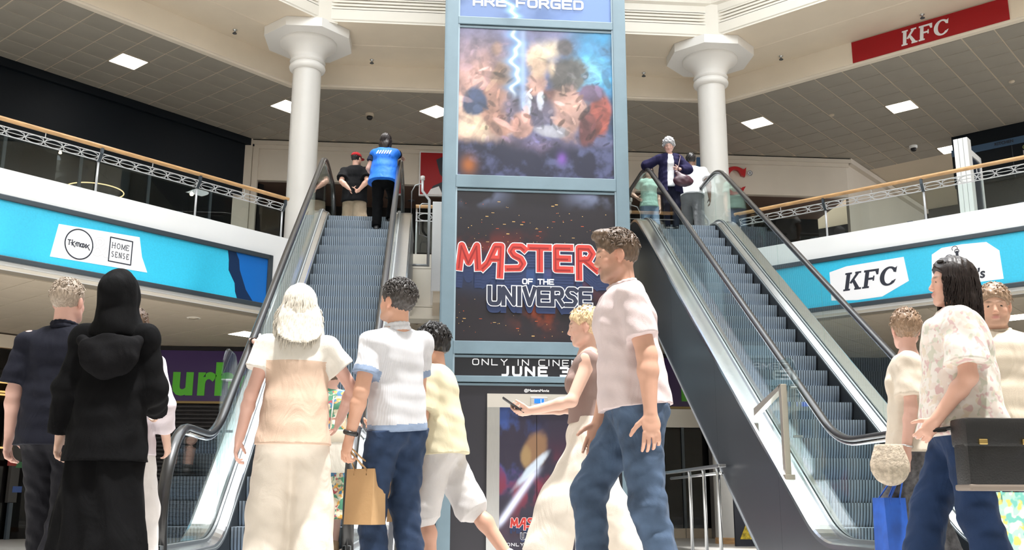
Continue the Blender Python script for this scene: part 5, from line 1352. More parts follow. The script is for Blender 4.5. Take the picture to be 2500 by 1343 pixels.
    def top(s, name, m, g=.014, hem=-.07, sleeve=.55, loose=.02, sl=.012, belly=0.0, neck=.066, fold=.0045, seed=1, cap=0.0, neck_z=.0, freq=34, h=None, slw=None, vdeep=0, band=None, open_=0, bw=.05, split=None):
        S, D = s.S, SDF(h or s.h*1.15)
        s.hem = hem; s._torso(D, g, hem, loose, belly)
        for i in (0, 1):
            f = s.w**.6*(1 if s.sex == 'm' else .9)
            if sleeve > 0:
                e = s.sh[i]+(s.el[i]-s.sh[i])*min(1, sleeve)
                D.add(cone(s.sh[i], e, .050*S*f+g, (.050*S*f+g+sl) if slw is None else slw, None, True if sleeve <= 1 else None), .03)
                if sleeve > 1:
                    e2 = s.el[i]+(s.wr[i]-s.el[i])*min(1, sleeve-1)
                    D.add(cone(s.el[i], e2, .046*S*f+g+sl*.8, .032*S+g+sl*.7, None, True), .03)
            elif cap: D.add(cone(s.sh[i], s.sh[i]+(s.el[i]-s.sh[i])*cap, .056*S+g, .050*S+g+sl, None, True), .03)
        D.noise(fold*.7, freq, seed, (1, 1, .5))
        D.cut(-s.up, s.at(0, 0, hem))
        nk = s.neck+s.up*neck_z*S
        D.sub(cone(nk-s.up*(.0+vdeep)*S+s.fw*(.012+vdeep*.4)*S, nk+s.up*.16*S+s.fw*.02*S, neck*S*.92, neck*S*1.25), .008)
        if open_: D.sub(cone(s.at(0, .17, .56), s.at(0, .17, hem-.1), open_*S, open_*1.3*S, (s.fw, 2.2)), .01)
        o = sdf_obj(name, D, m, s.root); s.shirt = o
        if split is not None:
            me = o.data; n = len(me.polygons); c = np.zeros(n*3); me.polygons.foreach_get('center', c); c = c.reshape(-1, 3)
            arm = np.zeros(n, bool)
            for i in (0, 1):
                d_ = unit(s.el[i]-s.sh[i]); t_ = (c-s.sh[i])@d_; rad = np.linalg.norm(c-s.sh[i]-t_[:, None]*d_, axis=1); arm |= (rad < (slw or .08)+.02) & (t_ < .285*S*sleeve+.03) & ((c-s.sh[i])@s.rt*(-1, 1)[i] > (.004 if t_.size else 0)) 
            me.materials.append(split[0]); me.polygons.foreach_set('material_index', (((c-s.pel)@s.up > split[1]*S) | arm).astype(np.int32))
        if band is not None:
            me = o.data; n = len(me.polygons); c = np.zeros(n*3); me.polygons.foreach_get('center', c); c = c.reshape(-1, 3); mk = np.zeros(n, bool)
            arm = np.zeros(n, bool)
            for i in (0, 1):
                e = s.sh[i]+(s.el[i]-s.sh[i])*min(1, sleeve); d_ = unit(s.el[i]-s.sh[i]); t_ = (c-e)@d_; rad = np.linalg.norm((c-e)-t_[:, None]*d_, axis=1)
                arm |= (t_ > -.035*S) & (rad < .050*S+g+sl+.018) & (t_ < .02)
            arm &= np.abs((c-s.pel)@s.rt) > s.dims['c'][0]+g-.012
            mk = arm | ((c-s.pel)@s.up < (hem+bw)*S)
            me.materials.append(band); me.polygons.foreach_set('material_index', mk.astype(np.int32))
        return o
    def collar(s, m, name='collar', r=.066, hh=.035, tilt=.35):
        """a folded collar ring round the neck"""
        D = SDF(s.h*.7); c = s.neck+s.up*.012*s.S; n = unit(s.up+s.fw*tilt*.6); a = unit(np.cross(n, s.fw)); b = np.cross(a, n)
        ps = [c+(a*math.cos(t)*r*1.02+b*math.sin(t)*r*.98)*s.S for t in np.linspace(0, 2*PI, 17)]
        for p, q in zip(ps[:-1], ps[1:]):
            D.add(cone(p-n*.012*s.S, q-n*.012*s.S, .013*s.S, .013*s.S), .004); D.add(cone(p+n*.014*s.S, q+n*.014*s.S, .009*s.S, .009*s.S), .012)
        return sdf_obj(name, D, m, s.shirt if getattr(s, 'shirt', None) is not None else s.root)
    def trousers(s, m, name='trousers', g=.010, knee=1.0, ankle=1.0, length=1.0, fold=.003, seed=2, top=None, h=None, thigh=1.0, freq=46):
        top = top if top is not None else (s.hem+.010 if s.hem is not None else .13)
        S, D, d, Rt = s.S, SDF(h or s.h*1.2), s.dims, s.Rt
        D.add(ell(s.at(0, 0, .0), (d['hp'][0]+g, d['hp'][1]+g, .16*S), Rt), .03)
        D.add(cone(s.at(0, 0, .02), s.at(0, 0, .2), d['hp'][0]+g*.8, d['wa'][0]+g, (s.fw, d['hp'][1]/d['hp'][0])), .03)
        for x in (-1, 1): D.add(ell(s.pel+s.rt0*x*.075*S-s.fw0*.055*S-s.up*.045*S, V3(.082, .075, .092)*S*s.w), .04)
        fl = s.w**.6
        for i in (0, 1):
            tk = (.092*fl*S+g)*thigh; kk = (.062*S+g)*knee; ak = (.048*S+g)*ankle
            if length <= .5:
                e = s.hip[i]+(s.kn[i]-s.hip[i])*(length*2); D.add(cone(s.hip[i], e, tk, (tk+(kk-tk)*length*2), None, True), .03)
            else:
                D.add(cone(s.hip[i], s.kn[i], tk, kk), .03)
                f = (length-.5)*2; e = s.kn[i]+(s.an[i]-s.kn[i])*f; D.add(cone(s.kn[i], e, kk, kk+(ak-kk)*f, None, True), .04)
        D.noise(fold*.5, freq, seed, (.8, .8, 1.2)); D.cut(s.up, s.at(0, 0, top))
        return sdf_obj(name, D, m, s.root)
    def shoes(s, m):
        S = s.S
        for i in (0, 1):
            D = SDF(max(.008, s.h)); a = s.an[i]; sh = unit(a-s.kn[i])
            f = V3(0, 1, 0); dn = V3(0, 0, -1)
            if sh[1] < -.35: f = unit(V3(0, 1, -.9)); dn = unit(np.cross(f, (1, 0, 0)))*1; dn = dn if dn[2] < 0 else -dn
            D.add(cone(a+dn*.045*S-f*.03*S, a+dn*.05*S+f*.14*S, .036*S, .030*S, (V3(1, 0, 0), 1.05)), .02); D.add(cone(a+V3(0, 0, .01), a+dn*.04*S, .045*S, .042*S), .03)
            D.cut(dn, a+dn*.084*S)
            sdf_obj('shoe', D, m, s.root)
    # ------- hair
    def _skull(s, D, t, front=.030, nape=-.075, top=.0, ang=(.8, -.6)):
        D.add(ell(s.hd(0, -.014, .032+top), V3(.078+t, .098+t, .090+t+top)*s.hs, s.Rh), .01)
        n = s.Rh@V3(0, ang[0], ang[1]); D.cut(n, s.hd(0, ang[0]*front, ang[1]*front))
        D.cut(s.Rh@V3(0, .25, -1), s.hd(0, -.06, nape))
        for x in (-1, 1): D.sub(ell(s.hd(x*.085, .012, -.012), V3(.03, .026, .036)*s.hs, s.Rh), .008)
    def hair_short(s, m, t=.012, amp=.003, freq=160, front=.034, nape=-.07, top=.004, tufts=0, seed=3, quiff=0):
        D = SDF(min(.0065, s.h*.9)); s._skull(D, t, front, nape, top)
        if quiff:
            D.add(ell(s.hd(0, .055, .112), V3(.055, .05, .024+quiff)*s.hs, s.Rh), .02)
        D.noise(amp, freq, seed); ex = []
        r = np.random.default_rng(seed)
        for i in range(tufts):
            u = r.normal(size=3); u[2] = abs(u[2])+.1; u /= np.linalg.norm(u)
            if u[1]*.8-u[2]*.6 > .25: continue
            p = V3(0, -.014, .034)+u*V3(.080+t, .100+t, .092+t+top)
            tg = np.cross(u, r.normal(size=3)); tg /= np.linalg.norm(tg)+1e-9
            q = [s.hd(*(p-u*.004)), s.hd(*(p+u*.006+tg*.010)), s.hd(*(p+u*.005+tg*.024))]; ex.append(strand(q, .0045*s.hs, .0012*s.hs, 4))
        return sdf_obj('hair', D, m, s.root, ex)
    def hair_long(s, m, L=.30, width=.085, t=.016, n=150, seed=4, front=.022, wave=.006, spread=0.0, tail=.5, amp=.002, r0=.0050):
        D = SDF(min(.008, s.h)); k = s.hs
        s._skull(D, t, front, -5, .006)
        up = V3(0, 0, 1)
        b0 = s.hd(0, -.055, .01); b1 = s.hd(0, -.075, -.08)-up*0; b2 = b1-up*(L-.08)*k-V3(s.Rh@V3(0, .02, 0))*1.0
        nfl = (unit(s.Rh@V3(0, 1, 0)), .5)
        D.add(cone(b0, b1, .088*k, (width+.012)*k, nfl), .03); D.add(cone(b1, b2, (width+.012)*k, (width*tail+spread)*k, nfl), .03)
        D.noise(amp, 70, seed, (1.6, 1.6, .25)); ex = []; r = np.random.default_rng(seed)
        for i in range(n):
            th = r.uniform(-2.25, 2.25); x0 = math.sin(th); y0 = -math.cos(th)           # round the back and the sides
            a = r.uniform(.05, .5); A = V3(0, -.014, .032)
            rad = V3(.080+t, .100+t, .094+t)
            pts = []
            for q in np.linspace(a, PI/2, 6): pts.append(A+V3(x0*math.sin(q), y0*math.sin(q), math.cos(q))*rad)
            end = L*r.uniform(.82, 1.04); w_ = r.uniform(0, 6.28); last = pts[-1]
            if y0 > .15: end *= r.uniform(.35, .8)
            for q in np.linspace(.15, 1, 7):
                f = 1-(1-tail)*q*.8
                pts.append(V3(last[0]*f*(1+.12*math.sin(q*3)), last[1]*(1-.10*q)-(.012 if y0 < 0 else 0)*q, last[2]-end*q)+V3(wave*math.sin(q*9+w_), wave*math.cos(q*8+w_), 0))
            P = [s.hd(*p) for p in pts[:6]]; base = P[-1]
            P += [base+s.Rh@(V3(p[0]-last[0], p[1]-last[1], 0)*k)+up*(p[2]-last[2])*k for p in pts[6:]]
            ex.append(strand(P, r0*r.uniform(.7, 1.2)*k, .0018*k, 4))
        return sdf_obj('hair', D, m, s.root, ex)
# ------------------------------------------------------------------ people
def stand(px, py, H, z=0.0):
    """the floor point under a head whose top is seen at this place"""
    d = ray(px, py); t = (z+H-.5)/d[2]; p = EYE+d*t; return (float(p[0]), float(p[1]), z)
def cloth(name, c, rough=.85, noise=.06, ns=6, bump=.2, bs=300, crease=.42):
    if name in _mats: return _mats[name]
    m = mat(name, c, rough, noise=noise, nscale=ns, bump=bump, bscale=bs, sheen=.04 if max(c) > .05 else 0, spec=.2 if max(c) > .05 else .06)
    n = m.node_tree.nodes; l = m.node_tree.links; b = n['Principled BSDF']; old = b.inputs['Normal'].links[0].from_socket     # soft creases over the weave
    tc = n.new('ShaderNodeTexCoord'); mp = n.new('ShaderNodeMapping'); mp.inputs['Scale'].default_value = (1.0, 1.0, .55); l.new(tc.outputs['Object'], mp.inputs['Vector'])
    t = n.new('ShaderNodeTexNoise'); t.inputs['Scale'].default_value = 6.5; t.inputs['Detail'].default_value = 2.5; t.inputs['Distortion'].default_value = 1.6; l.new(mp.outputs['Vector'], t.inputs['Vector'])
    bp = n.new('ShaderNodeBump'); bp.inputs['Strength'].default_value = crease; bp.inputs['Distance'].default_value = .035
    l.new(t.outputs['Fac'], bp.inputs['Height']); l.new(old, bp.inputs['Normal']); l.new(bp.outputs['Normal'], b.inputs['Normal'])
    return m
def hairm(name, c): return mat(name, c, .42, noise=.35, nscale=60, stretch=(3, 3, .6), spec=.4)
def pattern(name, base, cols, scale=14, thr=.45, rough=.8):
    """printed cloth: scattered soft blots of several colours on a ground"""
    if name in _mats: return _mats[name]
    m = mat(name, base, rough); n = m.node_tree.nodes; l = m.node_tree.links; b = n['Principled BSDF']
    tc = n.new('ShaderNodeTexCoord'); prev = None
    for i, c in enumerate(cols):
        mp = n.new('ShaderNodeMapping'); mp.inputs['Location'].default_value = (3.1*i, 1.7*i, 5.3*i); l.new(tc.outputs['Object'], mp.inputs['Vector'])
        t = n.new('ShaderNodeTexNoise'); t.inputs['Scale'].default_value = scale; t.inputs['Detail'].default_value = 1.5; l.new(mp.outputs['Vector'], t.inputs['Vector'])
        mr = n.new('ShaderNodeMapRange'); mr.inputs['From Min'].default_value = thr+.13; mr.inputs['From Max'].default_value = thr+.18; l.new(t.outputs['Fac'], mr.inputs['Value'])
        mx = n.new('ShaderNodeMix'); mx.data_type = 'RGBA'; mx.inputs['B'].default_value = (*c, 1)
        if prev is None: mx.inputs['A'].default_value = (*base, 1)
        else: l.new(prev, mx.inputs['A'])
        l.new(mr.outputs['Result'], mx.inputs['Factor']); prev = mx.outputs['Result']
    l.new(prev, b.inputs['Base Color']); return m
def ribbed(name, c, scale=46):
    m = cloth(name, c); n = m.node_tree.nodes; l = m.node_tree.links
    tc = n.new('ShaderNodeTexCoord'); w = n.new('ShaderNodeTexWave'); w.inputs['Scale'].default_value = scale*.75; w.inputs['Distortion'].default_value = .3
    l.new(tc.outputs['Object'], w.inputs['Vector']); bp = n.new('ShaderNodeBump'); bp.inputs['Strength'].default_value = .28; bp.inputs['Distance'].default_value = .006
    l.new(w.outputs['Fac'], bp.inputs['Height']); l.new(bp.outputs['Normal'], n['Principled BSDF'].inputs['Normal']); return m
M_SHOE_D = mat('shoe_dark', (.02, .02, .022), .4); M_SHOE_W = mat('shoe_white', (.75, .74, .72), .5); M_SHOE_T = mat('shoe_tan', (.38, .24, .14), .5)
M_DENIM = cloth('denim_navy', (.022, .040, .085), noise=.25, ns=9); M_DENIML = cloth('denim_worn', (.055, .085, .14), noise=.45, ns=5)
M_CREAM = cloth('cream_linen', (.70, .63, .55)); M_TSHIRTW = cloth('white_cotton', (.70, .70, .72)); M_BLACKC = cloth('black_cloth', (.0045, .0045, .005), noise=.15)
M_GOLD = mat('gold_metal', (.75, .55, .22), .25, metal=1); FAIR = (.62, .40, .31); TAN = (.52, .31, .22); PINK = (.66, .40, .33)
NEAR = .0054
def ring(p, i, r, m, name, w=.012, back=.0):
    """a band round the wrist"""
    d = unit(p.wr[i]-p.el[i]); c = p.wr[i]-d*(.02+back)*p.S; a = unit(np.cross(d, (0, 1, .2))); b = np.cross(d, a); D = SDF(.004)
    ps = [c+(a*math.cos(t)+b*math.sin(t))*r for t in np.linspace(0, 2*PI, 13)]
    for q, e in zip(ps[:-1], ps[1:]): D.add(cone(q, e, w*.5, w*.5, (unit((q+e)/2-c), .5)), .003)
    sdf_obj(name, D, m, p.root)

# 1 man in a dark shirt, walking away at the left edge
p = Person('man with short fair hair and dark short sleeved shirt at the far left', stand(172, 680, 1.77), -6, 1.76, w=1.06, h=NEAR, hand_l=(-.09, .06, -.54), hand_r=(.05, .12, -.53), foot_l=(-.10, .22, 0), foot_r=(.11, -.16, .02), skin=PINK, head=(-8, 0, 0), curl=(.7, .6))
p.body(); ms = cloth('dark_shirt', (.014, .015, .023), .7)
p.top('shirt', ms, hem=-.12, sleeve=.86, loose=.028, sl=.024, fold=.006); p.collar(ms)
p.trousers(cloth('charcoal_trousers', (.016, .016, .020), .7), knee=1.12, ankle=1.3, fold=.006); p.shoes(M_SHOE_D)
p.hair_short(hairm('hair_greyblond', (.36, .29, .23)), t=.006, amp=.0015, tufts=260, nape=-.06)
# 2 woman all in black with a headscarf
p = Person('woman in black headscarf, black hooded top and long black skirt', stand(300, 650, 1.69), -4, 1.66, 'f', w=.96, h=.0075, hand_l=(-.11, .05, -.555), pole_l=(-.15, -1, 0), hand_r=(.0, .28, -.36), pole_r=(.25, -1, 0), foot_l=(-.08, .1, 0), foot_r=(.08, -.05, 0), skin=FAIR, curl=(.9, .7))
p.body()
p.top('hooded_top', M_BLACKC, g=.020, hem=-.19, sleeve=1.95, loose=.040, sl=.014, fold=.007, freq=26, neck=.05)
D = SDF(.010); S = p.S
D.add(cone(p.at(0, 0, .06), p.pel-V3(0, 0, .83*S), .165*S, .27*S, (V3(0, 1, 0), .80)), .05); D.noise(.010, 22, 9, (1.4, 1.4, .12)); D.cut(V3(0, 0, -1), p.pel-V3(0, 0, .86*S)); D.cut(p.up, p.at(0, 0, -.178))
sdf_obj('skirt', D, M_BLACKC, p.root)
D = SDF(.008); D.add(ell(p.hd(0, -.018, .028), V3(.098, .118, .108)*p.hs, p.Rh), .02); D.add(cone(p.hd(0, -.03, -.01), p.neck-p.up*.06*S, .098*S, .115*S), .05)
for i in (0, 1): D.add(cone(p.neck, p.sh[i]*.8+p.neck*.2-p.up*.03*S, .085*S, .062*S), .06)
D.sub(ell(p.hd(0, .115, -.01), V3(.062, .055, .085)*p.hs, p.Rh), .015); D.noise(.005, 30, 4, (1.2, 1.2, .4)); sdf_obj('headscarf', D, cloth('scarf_black', (.005, .005, .0055), .75, crease=.3), p.root)
D = SDF(.008); D.add(ell(p.at(.02, -.128, .37), V3(.150, .030, .095)*S, p.Rt), .03); D.add(ell(p.at(.03, -.138, .30), V3(.125, .030, .075)*S, p.Rt), .06)
for i in (0, 1): D.add(cone(p.at((-.14, .15)[i], -.09, .43), p.at(.02, -.14, .28), .030*S, .030*S), .05)
D.noise(.0025, 22, 5, (1, 1, 2)); sdf_obj('hood', D, cloth('hood_black', (.006, .0058, .0066), .8, crease=.3), p.root)
# 3 person half hidden behind her
p = Person('person in pale shirt mostly hidden behind the woman in black', stand(332, 752, 1.64), -12, 1.63, 'f', h=.008, hand_l=(-.05, .1, -.5), hand_r=(.07, .10, -.46), foot_l=(-.08, -.2, 0), foot_r=(.09, .2, 0), skin=FAIR)
p.body(); p.top('shirt', cloth('pale_shirt', (.62, .56, .60)), hem=-.10, sleeve=1.75, loose=.03, sl=.02); p.trousers(cloth('pale_trousers', (.60, .57, .56)), knee=1.25, ankle=1.6); p.shoes(M_SHOE_D); p.hair_short(hairm('hair_brown', (.09, .055, .035)), t=.014, amp=.002, tufts=60)
# 5 woman with long white hair
p = Person('woman with long white hair in a cream blouse and cream trousers', stand(735, 692, 1.71), 6, 1.69, 'f', w=1.0, h=NEAR, hand_l=(-.14, .02, -.545), hand_r=(.10, .27, -.38), pole_r=(1, -.6, 0), foot_l=(-.12, .02, 0), foot_r=(.13, .0, 0), skin=PINK, curl=(.75, .6), head=(4, -4, 0))
p.body(face=False)
p.top('blouse', cloth('blouse_champagne', (.60, .44, .34), .6), g=.022, hem=-.09, sleeve=.50, loose=.034, slw=.088, fold=.005, freq=26, split=(cloth('blouse_yoke', (.68, .64, .58), .7), .375))
p.trousers(M_CREAM, g=.016, knee=1.55, ankle=2.0, fold=.004, top=-.02, freq=30, length=.98); p.shoes(M_SHOE_T)
p.hair_long(hairm('hair_white', (.68, .63, .55)), L=.30, width=.105, t=.018, n=420, tail=1.55, wave=.008, spread=.0, r0=.0058)
# 6 man in a white knitted polo
p6 = p = Person('man with short dark hair in a white ribbed polo and navy jeans', stand(958, 680, 1.79), 42, 1.78, w=.96, h=NEAR, side=-6, hand_l=(-.08, .06, -.52), pole_l=(-.5, -1, .2), hand_r=(.0, .28, -.40), foot_l=(.0, .06, 0), foot_r=(.17, -.06, 0), hips=(.07, 0), skin=(.60, .34, .24), head=(14, 7, -3), curl=(.9, 1.0), lean=-3)
p.body(stubble=.35)
p.top('polo_shirt', ribbed('ribbed_white', (.60, .60, .63)), hem=-.035, sleeve=.66, loose=.022, sl=.008, band=cloth('polo_band', (.24, .31, .44)), fold=.0045, bw=.04)
p.collar(ribbed('ribbed_white', (.60, .60, .63)), r=.064, hh=.03)
p.trousers(M_DENIM, g=.012, knee=1.08, ankle=1.25, fold=.007); p.shoes(M_SHOE_D)
ring(p, 0, .036, M_BLACK, 'watch', .026)
p.hair_short(hairm('hair_saltpepper', (.055, .048, .045)), t=.010, amp=.003, freq=190, tufts=520, nape=-.055)
# 7 woman in a patterned dress stepping on the left escalator
p = Person('woman in a multicoloured patterned dress standing on the left escalator', (-.82, 8.80, .09), 4, 1.64, 'f', w=1.05, h=.009, hand_r=(.10, .05, -.5), hand_l=(-.05, .15, -.45), foot_l=(-.08, .0, 0), foot_r=(.08, .02, 0), skin=PINK)
p.body(lq=.95, face=False); p.top('dress', pattern('dress_print', (.50, .40, .28), [(.62, .30, .06), (.05, .16, .28), (.30, .05, .06), (.60, .55, .42), (.06, .20, .12)], 16, .40), g=.02, hem=-.62, sleeve=.5, loose=.05, fold=.008, freq=22); p.shoes(M_SHOE_T)
p.hair_short(hairm('hair_brown', (.09, .055, .035)), t=.016, amp=.003, tufts=60)
# someone further up with a hand on the rail
p = Person('person in dark clothes holding the left rail of the left escalator', (-1.22, 9.74, .749), 2, 1.60, 'f', h=.009, hand_l=('w', (-1.73, 10.0, 2.085)), grip=(V3(-.1, 1, .35), None), thumb=(V3(1, 0, 0), None), pole_l=(-1, -.3, -.6), foot_l=(-.08, 0, 0), foot_r=(.08, 0, 0), skin=PINK, curl=(.5, .6))
p.body(lq=.95, face=False); p.top('top', M_BLACKC, hem=-.08, sleeve=.5, loose=.02); p.trousers(M_BLACKC, length=.75); p.shoes(M_SHOE_D); p.hair_short(hairm('hair_brown', (.09, .055, .035)), t=.014, tufts=60); ring(p, 0, .034, M_BLACK, 'watch', .022, .02)
# 8 teenager in pale yellow, running step to the left
p = Person('teenager with tousled black hair in a pale yellow tee and white shorts walking left', stand(1080, 792, 1.62), 74, 1.60, w=1.12, h=NEAR, lean=5, hand_l=(.03, .27, -.30), pole_l=(-.4, -1, -.2), hand_r=(-.02, .27, -.30), foot_l=(-.07, .02, 0), foot_r=(.08, -.48, .10), skin=(.60, .34, .25), head=(10, -10, 0), curl=(.6, .6))
p.body(lq=.98); p.top('tee_shirt', cloth('tee_yellow', (.68, .62, .44)), g=.02, hem=-.06, sleeve=.86, loose=.035, sl=.03, fold=.005); p.trousers(cloth('white_shorts', (.64, .62, .62)), g=.020, knee=1.28, length=.54, fold=.004); p.shoes(M_SHOE_W)
p.hair_short(hairm('hair_black', (.014, .012, .012)), t=.022, amp=.006, freq=90, top=.012, tufts=420, front=.03, nape=-.05)
# 9 blonde woman with a phone
p9 = p = Person('blonde woman in a taupe tank top walking left behind the tall man', stand(1430, 746, 1.65), 84, 1.64, 'f', w=.96, h=NEAR, hand_l=(.03, .34, -.30), hand_r=(-.04, .34, -.28), foot_l=(-.07, .30, 0), foot_r=(.08, -.34, .03), skin=(.68, .43, .34), head=(2, -6, 0), curl=(.8, .8))
p.body(); p.top('tank_top', cloth('taupe_knit', (.27, .19, .17)), g=.010, hem=.09, sleeve=0, loose=.006, fold=.003, neck=.10, vdeep=.06); p.trousers(M_CREAM, g=.012, knee=1.75, ankle=2.5, top=.13, fold=.006, length=.98, freq=26); p.shoes(M_SHOE_W)
p.hair_short(hairm('hair_blonde', (.62, .46, .28)), t=.012, amp=.002, tufts=120, front=.028)
D = SDF(.007); D.add(ell(p.hd(0, -.125, .02), V3(.035, .04, .035)*p.hs, p.Rh), 0); D.noise(.003, 90, 3); sdf_obj('hair_bun', D, hairm('hair_blonde', (.62, .46, .28)), p.root)
# 10 tall man walking
p = Person('tall man with short hair in a pale pink polo and blue jeans striding left', stand(1540, 562, 1.82), 88, 1.82, w=1.10, h=NEAR, lean=6, hand_l=(-.09, -.06, -.55), hand_r=(.04, .10, -.54), foot_l=(-.08, -.14, .0), foot_r=(.09, .18, .04), skin=(.58, .33, .24), head=(4, -7, 0), curl=(.6, .5))
p.body(stubble=.55); mp_ = cloth('polo_pink', (.60, .50, .50)); p.top('polo_shirt', mp_, hem=-.02, sleeve=.70, loose=.026, sl=.010, fold=.006); p.collar(mp_, r=.066)
p.trousers(M_DENIML, g=.012, knee=1.05, ankle=1.15, fold=.008); p.shoes(M_SHOE_D)
p.hair_short(hairm('hair_fade', (.12, .08, .055)), t=.006, amp=.0018, tufts=420, quiff=.008, top=.008, nape=-.06)
# 11 woman in a floral blouse
p11 = p = Person('woman with long dark hair in a white floral blouse and navy jeans walking left', stand(2312, 630, 1.70), 70, 1.69, 'f', w=1.30, h=NEAR, hand_l=(-.05, .16, -.47), hand_r=(.02, .02, -.54), foot_l=(-.08, -.12, 0), foot_r=(.09, .28, 0), skin=(.64, .37, .28), head=(6, 4, 0), curl=(1.0, .6))
p.body(); p.top('blouse', pattern('floral_print', (.72, .67, .62), [(.68, .59, .49), (.60, .42, .41), (.56, .55, .46), (.69, .60, .54)], 22, .43), g=.024, hem=-.08, sleeve=.80, loose=.045, sl=.032, fold=.007, freq=26)
p.trousers(cloth('denim_dark', (.014, .032, .085), noise=.2), g=.012, knee=1.15, ankle=1.7, fold=.006); p.shoes(M_SHOE_T)
p.hair_long(hairm('hair_darkbrown', (.016, .009, .008)), L=.30, width=.085, t=.020, n=620, tail=.85, wave=.007, front=.020, r0=.0034)
for sg in (-1, 1):
    D = SDF(.004); ps = [p.hd(sg*.08, .0, -.045)+V3(0, .016*math.sin(t), .016*math.cos(t)-.02)*p.hs for t in np.linspace(0, 2*PI, 11)]
    for a, b in zip(ps[:-1], ps[1:]): D.add(cone(a, b, .003, .003), 0)
    sdf_obj('earring', D, M_GOLD, p.root)
D = SDF(.0045)
for sg in (-1, 1): D.add(ell(p.hd(sg*.036, .060, .112), V3(.030, .018, .010)*p.hs, p.Rh), 0); D.add(cone(p.hd(sg*.066, .055, .108), p.hd(sg*.085, -.03, .07), .003, .003), 0)
D.add(cone(p.hd(-.01, .068, .114), p.hd(.01, .068, .114), .004, .004), 0); sdf_obj('sunglasses', D, mat('dark_lens', (.03, .025, .025), .1), p.root)
# 12 and 13 behind her
p = Person('short haired person in a beige tee left of the floral blouse', stand(2203, 752, 1.66), 62, 1.65, 'f', w=1.05, h=.007, hand_l=(-.04, .05, -.54), hand_r=(.03, .0, -.54), foot_l=(-.08, .22, 0), foot_r=(.08, -.2, 0), skin=PINK, head=(-70, 0, 0))
p.body(face=False); p.top('tee_shirt', cloth('tee_beige', (.62, .54, .45)), hem=-.08, sleeve=.75, loose=.03, sl=.03); p.trousers(cloth('grey_tweed', (.10, .095, .10), noise=.5, ns=30), knee=1.2, ankle=1.4); p.shoes(M_SHOE_D)
p.hair_short(hairm('hair_lightbrown', (.26, .17, .11)), t=.012, amp=.003, tufts=140); ring(p, 0, .033, M_STEEL, 'bracelet', .012); p12 = p
p = Person('man with short brown hair and sand shirt behind the dark haired woman', stand(2422, 692, 1.76), 150, 1.75, w=1.12, h=.007, hand_l=(-.07, .10, -.52), hand_r=(.05, .1, -.52), foot_l=(-.1, .1, 0), foot_r=(.1, -.1, 0), skin=(.60, .36, .26), head=(0, -8, 0), curl=(.7, .5))
p.body(stubble=.2); ms = cloth('sand_shirt', (.58, .50, .40)); p.top('shirt', ms, hem=-.10, sleeve=.8, loose=.03, sl=.02); p.collar(ms); p.trousers(M_DENIM); p.shoes(M_SHOE_D); p.hair_short(hairm('hair_lightbrown', (.26, .17, .11)), t=.012, amp=.003, tufts=140)

# upstairs
FAR = .012
p = Person('man in red cap and black tee with hands behind his back', stand(870, 370, 1.76, 5.05), -8, 1.74, w=1.16, h=.010, hand_l=(.16, -.15, -.42), pole_l=(-1, -.5, 0), hand_r=(-.10, -.16, -.44), pole_r=(1, -.5, 0), foot_l=(-.12, .12, 0), foot_r=(.11, -.1, 0), skin=(.62, .36, .27), head=(-28, -4, 0), curl=(.8, .8), grip=(V3(1, 0, -.2), V3(-1, 0, -.2)), thumb=(V3(0, 0, 1), V3(0, 0, 1)))
p.body(lq=.96, stubble=.95); p.top('tee_shirt', cloth('tee_black', (.011, .011, .012)), g=.022, hem=-.14, sleeve=.75, loose=.035, sl=.03, h=.011); p.trousers(cloth('khaki_shorts', (.30, .23, .16)), g=.025, knee=1.5, length=.62, h=.011); p.shoes(M_SHOE_W)
p.hair_short(hairm('hair_black', (.014, .012, .012)), t=.006, tufts=30)
D = SDF(.007); D.add(ell(p.hd(0, -.012, .060), V3(.090, .108, .070)*p.hs, p.Rh), 0); D.cut(p.Rh@V3(0, 0, -1), p.hd(0, 0, .042)); D.add(ell(p.hd(0, .125, .048), V3(.066, .070, .010)*p.hs, p.Rh), .004); sdf_obj('cap', D, cloth('cap_red', (.34, .012, .015)), p.root)
D = SDF(.008); D.add(ell(p.hd(0, .062, -.095), V3(.045, .035, .045)*p.hs, p.Rh), 0); D.noise(.003, 110, 2); sdf_obj('beard', D, hairm('hair_black', (.014, .012, .012)), p.root)
q = on_y(935, 500, 15.42)
p = Person('woman in a blue vest and black trousers holding the escalator rail upstairs', (q[0], 15.40, .09+.2196*21), -4, 1.68, 'f', w=1.20, h=.010, lean=9, hand_r=('w', (-.515, 16.05, 6.20)), pole_r=(.4, -.2, -1), hand_l=(-.02, .22, -.36), foot_l=(-.09, -.02, 0), foot_r=(.10, .30, .2196), skin=PINK, head=(-14, -6, 0), grip=(None, V3(.45, .9, -.1)), thumb=(None, V3(-1, .3, 0)))
p.body(face=False); p.top('tee_shirt', cloth('tee_navy', (.014, .018, .035)), g=.010, hem=-.05, sleeve=.55, loose=.01, sl=.02, h=.011); p.trousers(M_BLACKC, g=.012, knee=1.1, ankle=1.3, h=.011); p.shoes(M_SHOE_D)
mv = cloth('vest_blue', (.012, .13, .56), .6); p.top('vest', mv, g=.028, hem=-.10, sleeve=0, loose=.05, fold=.006, freq=22, h=.011, neck=.07)
mb = MB(plane_matrix(tuple(p.at(.0, -.168, .40)), tuple(p.rt), tuple(p.up)))
for i, x in enumerate((-.10, -.06, -.02, .02, .06, .10)): pen(mb, [(x-.012, -.02), (x+.012, .025)], .018, 0)
mb.M = mb.M; mb.build('vest_print', M_WHITE, p.root, fix=False)
p.hair_long(hairm('hair_darkbrown', (.016, .009, .008)), L=.24, width=.080, t=.016, n=90, tail=.75)
q = on_y(1637, 500, 15.72)
